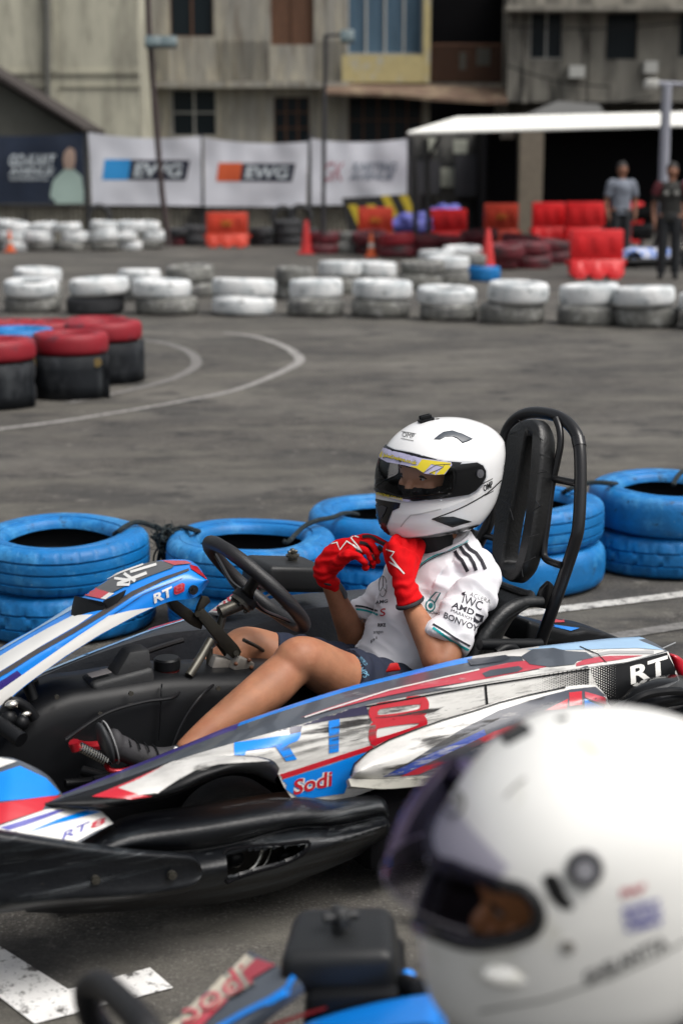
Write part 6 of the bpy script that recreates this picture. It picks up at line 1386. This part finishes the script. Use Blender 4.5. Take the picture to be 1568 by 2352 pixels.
m = MB(); m.hexa([V((-.26,-.2,.06)),V((-.2,-.2,.06)),V((-.2,.2,.06)),V((-.26,.2,.06)),V((-.26,-.17,.48)),V((-.22,-.17,.48)),V((-.22,.17,.48)),V((-.26,.17,.48))], .03); m.box((0,0,.09), (.4,.42,.05), None, .02); m.obj('seat', sm, kart2)
near = thing('person', 'kart driver in a scuffed white helmet with raised clear visor, nearest, bottom right', 'person', K2)
dk = mat('black_racewear', (.012,.013,.016), .85, var=.3, vs=10)
c0 = K2.inverted() @ (CO+ray(1340,1996)*1.58)
H2 = K2 @ Matrix.Translation(c0) @ Matrix.Rotation(R(2), 4, 'Z') @ Matrix.Rotation(R(10), 4, 'Y') @ Matrix.Scale(1.05, 4)
# body
nk = c0+V((-.05,0,-.11))
Lsh, Rsh = nk+V((-.04,.19,-.12)), nk+V((-.04,-.19,-.12))
m = MB(); m.tube([V((.05,0,.14)), V((.02,0,.3)), nk+V((-.06,0,-.25)), nk+V((-.04,0,-.12)), nk+V((-.02,0,-.03)), nk+V((.03,0,.06))], [.15,.15,.18,.17,.075,.06], up=(1,0,0), flat=.65, seg=28, dome=True)
m.tube([Lsh, Rsh], .075, n=1, dome=True)
hands = []
for sg, sh in ((1, Lsh), (-1, Rsh)):
    el = sh+V((.13,.06*sg,-.20)); wr_ = V((.36,.13*sg,.50)); hands.append(wr_)
    m.tube([sh, sh.lerp(el, .5), el, wr_], [.065,.055,.045,.032], dome=True, seg=16)
    m.tube([V((.05,.10*sg,.16)), V((.42,.17*sg,.34)), V((.78,.20*sg,.18))], [.085,.065,.042], dome=True, seg=16)
bd = m.obj('body', dk, near); fuse(bd, .009, 6); wrinkle(bd, lambda p: .006*noise.noise(p*12))
m = MB()
for sg, w_ in ((1, hands[0]), (-1, hands[1])):
    kn = [w_+V((.06,.03*sg*0+.018*(i-1.5),.01)) for i in range(4)]
    hand_parts(m, w_, kn, [[k+V((.03,0,-.008)), k+V((.035,0,-.035)), k+V((.012,0,-.045))] for k in kn], [w_+V((.02,-.03*sg,-.01)), w_+V((.05,-.045*sg,-.015)), w_+V((.07,-.04*sg,-.03))], .0105, .016)
o = m.obj('glove', BG, near); fuse(o, .004, 3)
m = MB()
sb = Surf([bd]); decal(sb, stroke([(1395,2352),(1410,2335),(1430,2330)], 16)+stroke([(1440,2352),(1455,2318),(1470,2312),(1480,2345)], 14), TEAL, bd, 'emblem', off=.003, L=12)
ap2 = [(930,1990),(1000,1975),(1040,1990),(1067,2002),(1145,2030),(1203,2046),(1230,2076),(1237,2110),(1218,2142),(1145,2166),(1072,2168),(1008,2148),(960,2130),(920,2110)]
NS = [(-.135,.120,.075,.080,2.1),(-.128,.148,.100,.100,2.1),(-.105,.166,.126,.116,2.1),(-.07,.170,.150,.125,2.15),(-.03,.166,.165,.131,2.2),(.01,.156,.172,.134,2.2),(.05,.140,.172,.132,2.15),(.085,.116,.162,.122,2.1),(.115,.088,.136,.102,2.1),(.137,.058,.097,.074,2.05),(.150,.028,.052,.039,2.0),(.154,.005,.008,.007,2.0)]
h2, s2, H2i, hp2, fo = helmet(H2, near, HN, ap2, None, sl=NS)
m = MB(); loop = [H2i @ q for q in hp2]+[H2i @ V((q.x, -q.y, q.z)) for q in reversed(hp2)]
m.tube(loop, .007, closed=True, seg=10, n=4); m.obj('eyeport_gasket', GB, h2)
lay.mx = .05
pv = M_ = None
def onsh(x, y):
    p, n = s2.hit(x, y); I = K2.inverted(); return I @ p, I.to_3x3() @ n
c, n = onsh(1342,1996)
m = MB(); m.tube([c-n*.004, c+n*.007], [.018,.016], n=1, seg=28); vp = m.obj('visor_pivot', mat('dark_grey_pivot', (.03,.03,.035), .4), h2)
m = MB(); m.tube([c+n*.006, c+n*.009], .009, n=1, seg=20); m.obj('pivot_screw', mat('pale_pivot', (.25,.25,.27), .4), vp)
vent2 = decal(s2, [(1244,2020),(1256,2005),(1278,2008),(1290,2030),(1300,2055),(1318,2080),(1312,2090),(1285,2085),(1262,2062)], GB, h2, 'visor_lever', off=.001, L=10); mod_apply(vent2, ('SOLIDIFY', dict(thickness=.006, offset=1)))
o = decal(s2, [(1145,1672),(1190,1655),(1216,1668),(1222,1682),(1165,1712),(1150,1700)], GB, h2, 'camera_mount', off=.001, L=10); mod_apply(o, ('SOLIDIFY', dict(thickness=.008, offset=1)))
decal(s2, stroke([(1160,1832),(1185,1805),(1208,1788)], 5), mat('grey_scratch', (.25,.24,.22), .6), h2, 'scratch', L=10)
decal(s2, stroke([(1040+26*math.cos(a*math.pi/8), 1845+30*math.sin(a*math.pi/8)) for a in range(16)], 7, True), mat('grey_emblem', (.16,.16,.13), .5), h2, 'emblem', L=8)
text(s2, 'GP', (1026,1857), (1056,1852), (0,-22), mat('grey_emblem', (0,0,0)), h2, L=8)
text(s2, 'FIAF', (1424,2062), (1480,2048), (0,-20), mat('faded_red_print', (.45,.10,.12), .5), h2, bold=.05, L=8)
for i in range(3): text(s2, ('SAFETY','HELMET','CERT')[i], (1428+i*3,2098+i*22), (1518+i*3,2078+i*22), (-2,-16), mat('faded_blue_print', (.10,.10,.35), .5), h2, bold=.06, L=8)
text(s2, 'GHELANTTA', (1345,2262), (1535,2176), (-9,-30), GR, h2, bold=.03, L=8)
decal(s2, stroke([(1100,2322),(1250,2295),(1400,2245),(1520,2190),(1620,2130)], 5), mat('grey_seam', (.22,.22,.20), .5), h2, 'trim_seam', L=12)
m = MB(); c, n = onsh(1165,2245); m.sph(c-n*.003, (.026,.010,.012), seg=24); m.obj('chin_vent', HN, h2)
m = MB(); c, n = onsh(1303,2174); m.tube([c-n*.002, c+n*.002], .007, n=1, seg=16); m.obj('snap_button', mat('grey_scratch', (0,0,0)), h2)
# raised visor, swung up about its pivots
I2 = wm(near).inverted() @ H2
px_, pz = -.012, .0; rows = []
for j in range(11):
    e = R(8+34*j/10); r_ = .205-.026*j/10; row = []
    for k in range(49):
        a = R(-57+114*k/48); c_, s_ = math.cos(a), math.sin(a)
        row.append(I2 @ V((px_+r_*math.cos(e)*c_**.8, .139*s_, pz+r_*math.sin(e)*c_**.8-.012*(1-c_))))
    rows.append(row)
m = MB(); m.grid(rows); vz = m.obj('visor', glassmat('clear_iridescent_visor', (.64,.63,.72), .22, .05, (.7,.6,.9)), h2, smooth=60)
edge = rows[0]; m = MB(); m.tube(edge, .0010, n=1, seg=6); m.obj('visor_edge', mat('smoke_edge', (.14,.13,.15), .3), vz)
bpy.data.objects.remove(fo)
sk2 = mat('brightened_brown_skin', (.60,.25,.10), .5, var=.1)  # tone raised to make up for scant light inside the helmet
e2 = K2.inverted() @ (H2 @ V((.085,0,-.012)))
FH2 = K2 @ Matrix.Translation(e2) @ Matrix.Rotation(R(4), 4, 'Z') @ Matrix.Rotation(R(10), 4, 'Y')
face_head(FH2, near, sk2, mat('blue_balaclava', (.02,.05,.12), .8), s_=1.0, mask_z=-.04)
lay.mx = .06
# ---------------- people and vehicles in the background ----------------
def bystander(x, yfoot, s_, skin, shirt_m, trouser_m, label, turn=0, armf=.0, short=True):
    p = G(x, yfoot); M = Matrix.Translation(p) @ Matrix.Rotation(turn, 4, 'Z') @ Matrix.Scale(s_, 4)
    b = thing('person', label, 'person', M)
    m = MB(); m.sph((0,0,1.60), (.085,.075,.115), seg=20); m.sph((0,-.09,1.59), (.018,.02,.022)); m.tube([(0,0,1.38),(0,0,1.52)], .055, n=1); m.tube([(0,0,.95),(0,.01,1.15),(0,0,1.38)], [.13,.13,.15], up=(0,1,0), flat=.65)
    for sg in (1, -1):
        sh, el, wr_ = V((.19*sg,0,1.38)), V((.25*sg,.02,1.08)), V((.23*sg,-.06-armf,.84)); m.sph((.078*sg,0,1.6), (.012,.02,.03))
        m.tube([sh, el, wr_], [.05,.040,.028], dome=True); 
        kn = [wr_+V((.0,.012*(i-1.5),-.075)) for i in range(4)]
        hand_parts(m, wr_, kn, [[k+V((0,-.005,-.03)), k+V((-.012*sg,-.01,-.055))] for k in kn], [wr_+V((-.01*sg,-.03,-.03)), wr_+V((-.015*sg,-.045,-.07))], .009, .014)
        m.tube([V((.09*sg,0,.93)), V((.10*sg,-.01,.5)), V((.10*sg,.01,.08))], [.09,.06,.04], dome=True)
    o = m.obj('body', skin, b); fuse(o, .009, 4)
    m = MB(); m.tube([(0,0,.86),(0,.01,1.1),(0,0,1.35),(0,0,1.45)], [.17,.165,.18,.08], up=(0,1,0), flat=.68, seg=24)
    for sg in (1, -1): m.tube([V((.12*sg,0,1.40)), V((.19*sg,0,1.36)), V((.235*sg,.01,1.16))], [.065,.068,.062], seg=16)
    o = m.obj('shirt', shirt_m, b); fuse(o, .01, 4); wrinkle(o, lambda q: .01*noise.noise(q*9))
    m = MB(); m.sph((0,0,.93), (.165,.12,.1))
    for sg in (1, -1): m.tube([V((.09*sg,0,.92)), V((.10*sg,-.01,.5)), V((.105*sg,.01,.09))], [.10,.082,.07], seg=16)
    o = m.obj('trousers', trouser_m, b); fuse(o, .01, 3)
    m = MB(); 
    for sg in (1, -1): m.tube([V((.105*sg,.05,.05)), V((.11*sg,-.06,.05)), V((.115*sg,-.16,.04))], [.05,.05,.04], dome=True)
    m.obj('shoe', BK, b)
    m = MB(); m.sph((0,.02,1.64), (.092,.085,.10), seg=20)
    t = m.b; bmesh.ops.delete(t, geom=[f for f in t.faces if f.calc_center_median().y < -.03 and f.calc_center_median().z < 1.66], context='FACES'); m.obj('hair', mat('black_hair', (0,0,0)), b)
    return b
sk3 = mat('brown_skin_distant', (.22,.10,.06), .6)
bystander(1420, 612, 1.0, sk3, mat('grey_polo_cloth', (.17,.19,.23), .9, var=.15, vs=4), mat('dark_trouser_cloth', (.015,.017,.02), .9), 'man in a grey polo shirt standing behind the red barriers', R(8))
b = bystander(1532, 640, .985, sk3, mat('black_shirt_cloth', (.022,.022,.02), .9, var=.3, vs=4), MATS['dark_trouser_cloth'], 'man in a black shirt and dark trousers standing at the right edge of the track', R(-12), .04)
m = MB()
for x in (-.07, .08):
    m.tube([(x+.03*math.cos(a), -.145, 1.28+.02*math.sin(a)) for a in [i*math.pi/4 for i in range(8)]], .008, closed=True)
m.obj('emblem', white, b)
m = MB(); m.tube([(-.16,-.02,1.42),(-.2,-.03,1.36),(-.235,-.02,1.26)], .072); m.tube([(.16,-.02,1.42),(.2,-.03,1.36),(.235,-.02,1.26)], .072); m.obj('sleeve_panel', mat('maroon_cloth', (.09,.012,.018), .9), b)
bystander(1588, 622, 1.0, sk3, mat('pink_purple_cloth', (.28,.09,.22), .9), MATS['dark_trouser_cloth'], 'person in pink partly cut off at the right edge behind the man in black', R(20))
p = G(1478, 588); mc = thing('motorcycle', 'dark motorcycle parked between the two men by the red barriers', 'motorcycle', Matrix.Translation(p) @ Matrix.Rotation(R(62), 4, 'Z'))
for y in (-.62, .62):
    m = MB(); m.revolve([(.24,-.04),(.29,-.05),(.31,0),(.29,.05),(.24,.04)], Matrix.Translation((0,y,.31)) @ Matrix.Rotation(R(90), 4, 'Y'), 32); o = m.obj('wheel', TK, mc)
    m = MB()
    for k in range(8): m.tube([(0,y,.31),(0,y+.25*math.cos(k*.785),.31+.25*math.sin(k*.785))], .008, n=1, seg=6)
    m.obj('spoke', CHR, o)
m = MB(); m.tube([(0,.45,.72),(0,.1,.80),(0,-.3,.86)], [.08,.13,.12], dome=True); m.tube([(0,-.3,.9),(0,-.55,.6),(0,-.62,.31)], .04); m.box((0,.05,.45), (.25,.4,.3), None, .06); m.obj('frame', GB, mc)
m = MB(); m.tube([(-.33,-.2,1.0),(-.1,-.32,.98),(.1,-.32,.98),(.33,-.2,1.0)], .016); m.sph((0,-.42,.86), (.08,.06,.09)); m.tube([(.33,-.25,1.0),(.36,-.25,1.15)], .01, n=1); m.sph((.37,-.25,1.18), (.06,.02,.04)); m.obj('handlebar', BK, mc)
m = MB(); m.tube([(0,.6,.80),(0,.2,.83)], [.09,.11], up=(0,0,1), flat=.4, dome=True, n=2); m.obj('seat', BK, mc)
m = MB(); m.sph((-.02,-.49,.86), .05); m.obj('headlamp', mat('amber_lamp', (.5,.32,.1), .3), mc)
p = G(1476, 614); gk = thing('go_kart', 'small white and blue go-kart parked between the front red barrier and the man in black', 'go-kart', Matrix.Translation(p+V((0,.4,0))) @ Matrix.Rotation(R(25), 4, 'Z'))
m = MB(); m.hexa([(-.55,-.35,.06),(.7,-.35,.06),(.7,.35,.06),(-.55,.35,.06),(-.35,-.25,.32),(.5,-.3,.30),(.5,.3,.30),(-.35,.25,.32)], .08, seg=4); m.obj('bodywork', mat('white_blue_bodywork', (.5,.52,.6), .4, layers=[((.03,.14,.5), 5, .52, (1,1,1), .03), ((.4,.02,.04), 7, .66, (1,1,1), .03)]), gk)
m = MB(); m.tube([(-.62,-.4,.1),(0,-.48,.1),(.75,-.42,.1),(.82,0,.1),(.75,.42,.1),(0,.48,.1),(-.62,.4,.1)], .06, closed=True); m.obj('bumper', BK, gk)
for x, y in ((-.4,-.42),(.5,-.42),(-.4,.42),(.5,.42)):
    m = MB(); m.revolve([(.06,-.06),(.12,-.06),(.14,0),(.12,.06),(.06,.06)], Matrix.Translation((x,y,.14)) @ Matrix.Rotation(R(90), 4, 'X'), 20); m.obj('wheel', BK, gk)
m = MB(); m.tube([(.15,-.17,.28),(.2,-.19,.55),(.2,.19,.55),(.15,.17,.28)], .03); m.obj('seat', BK, gk)
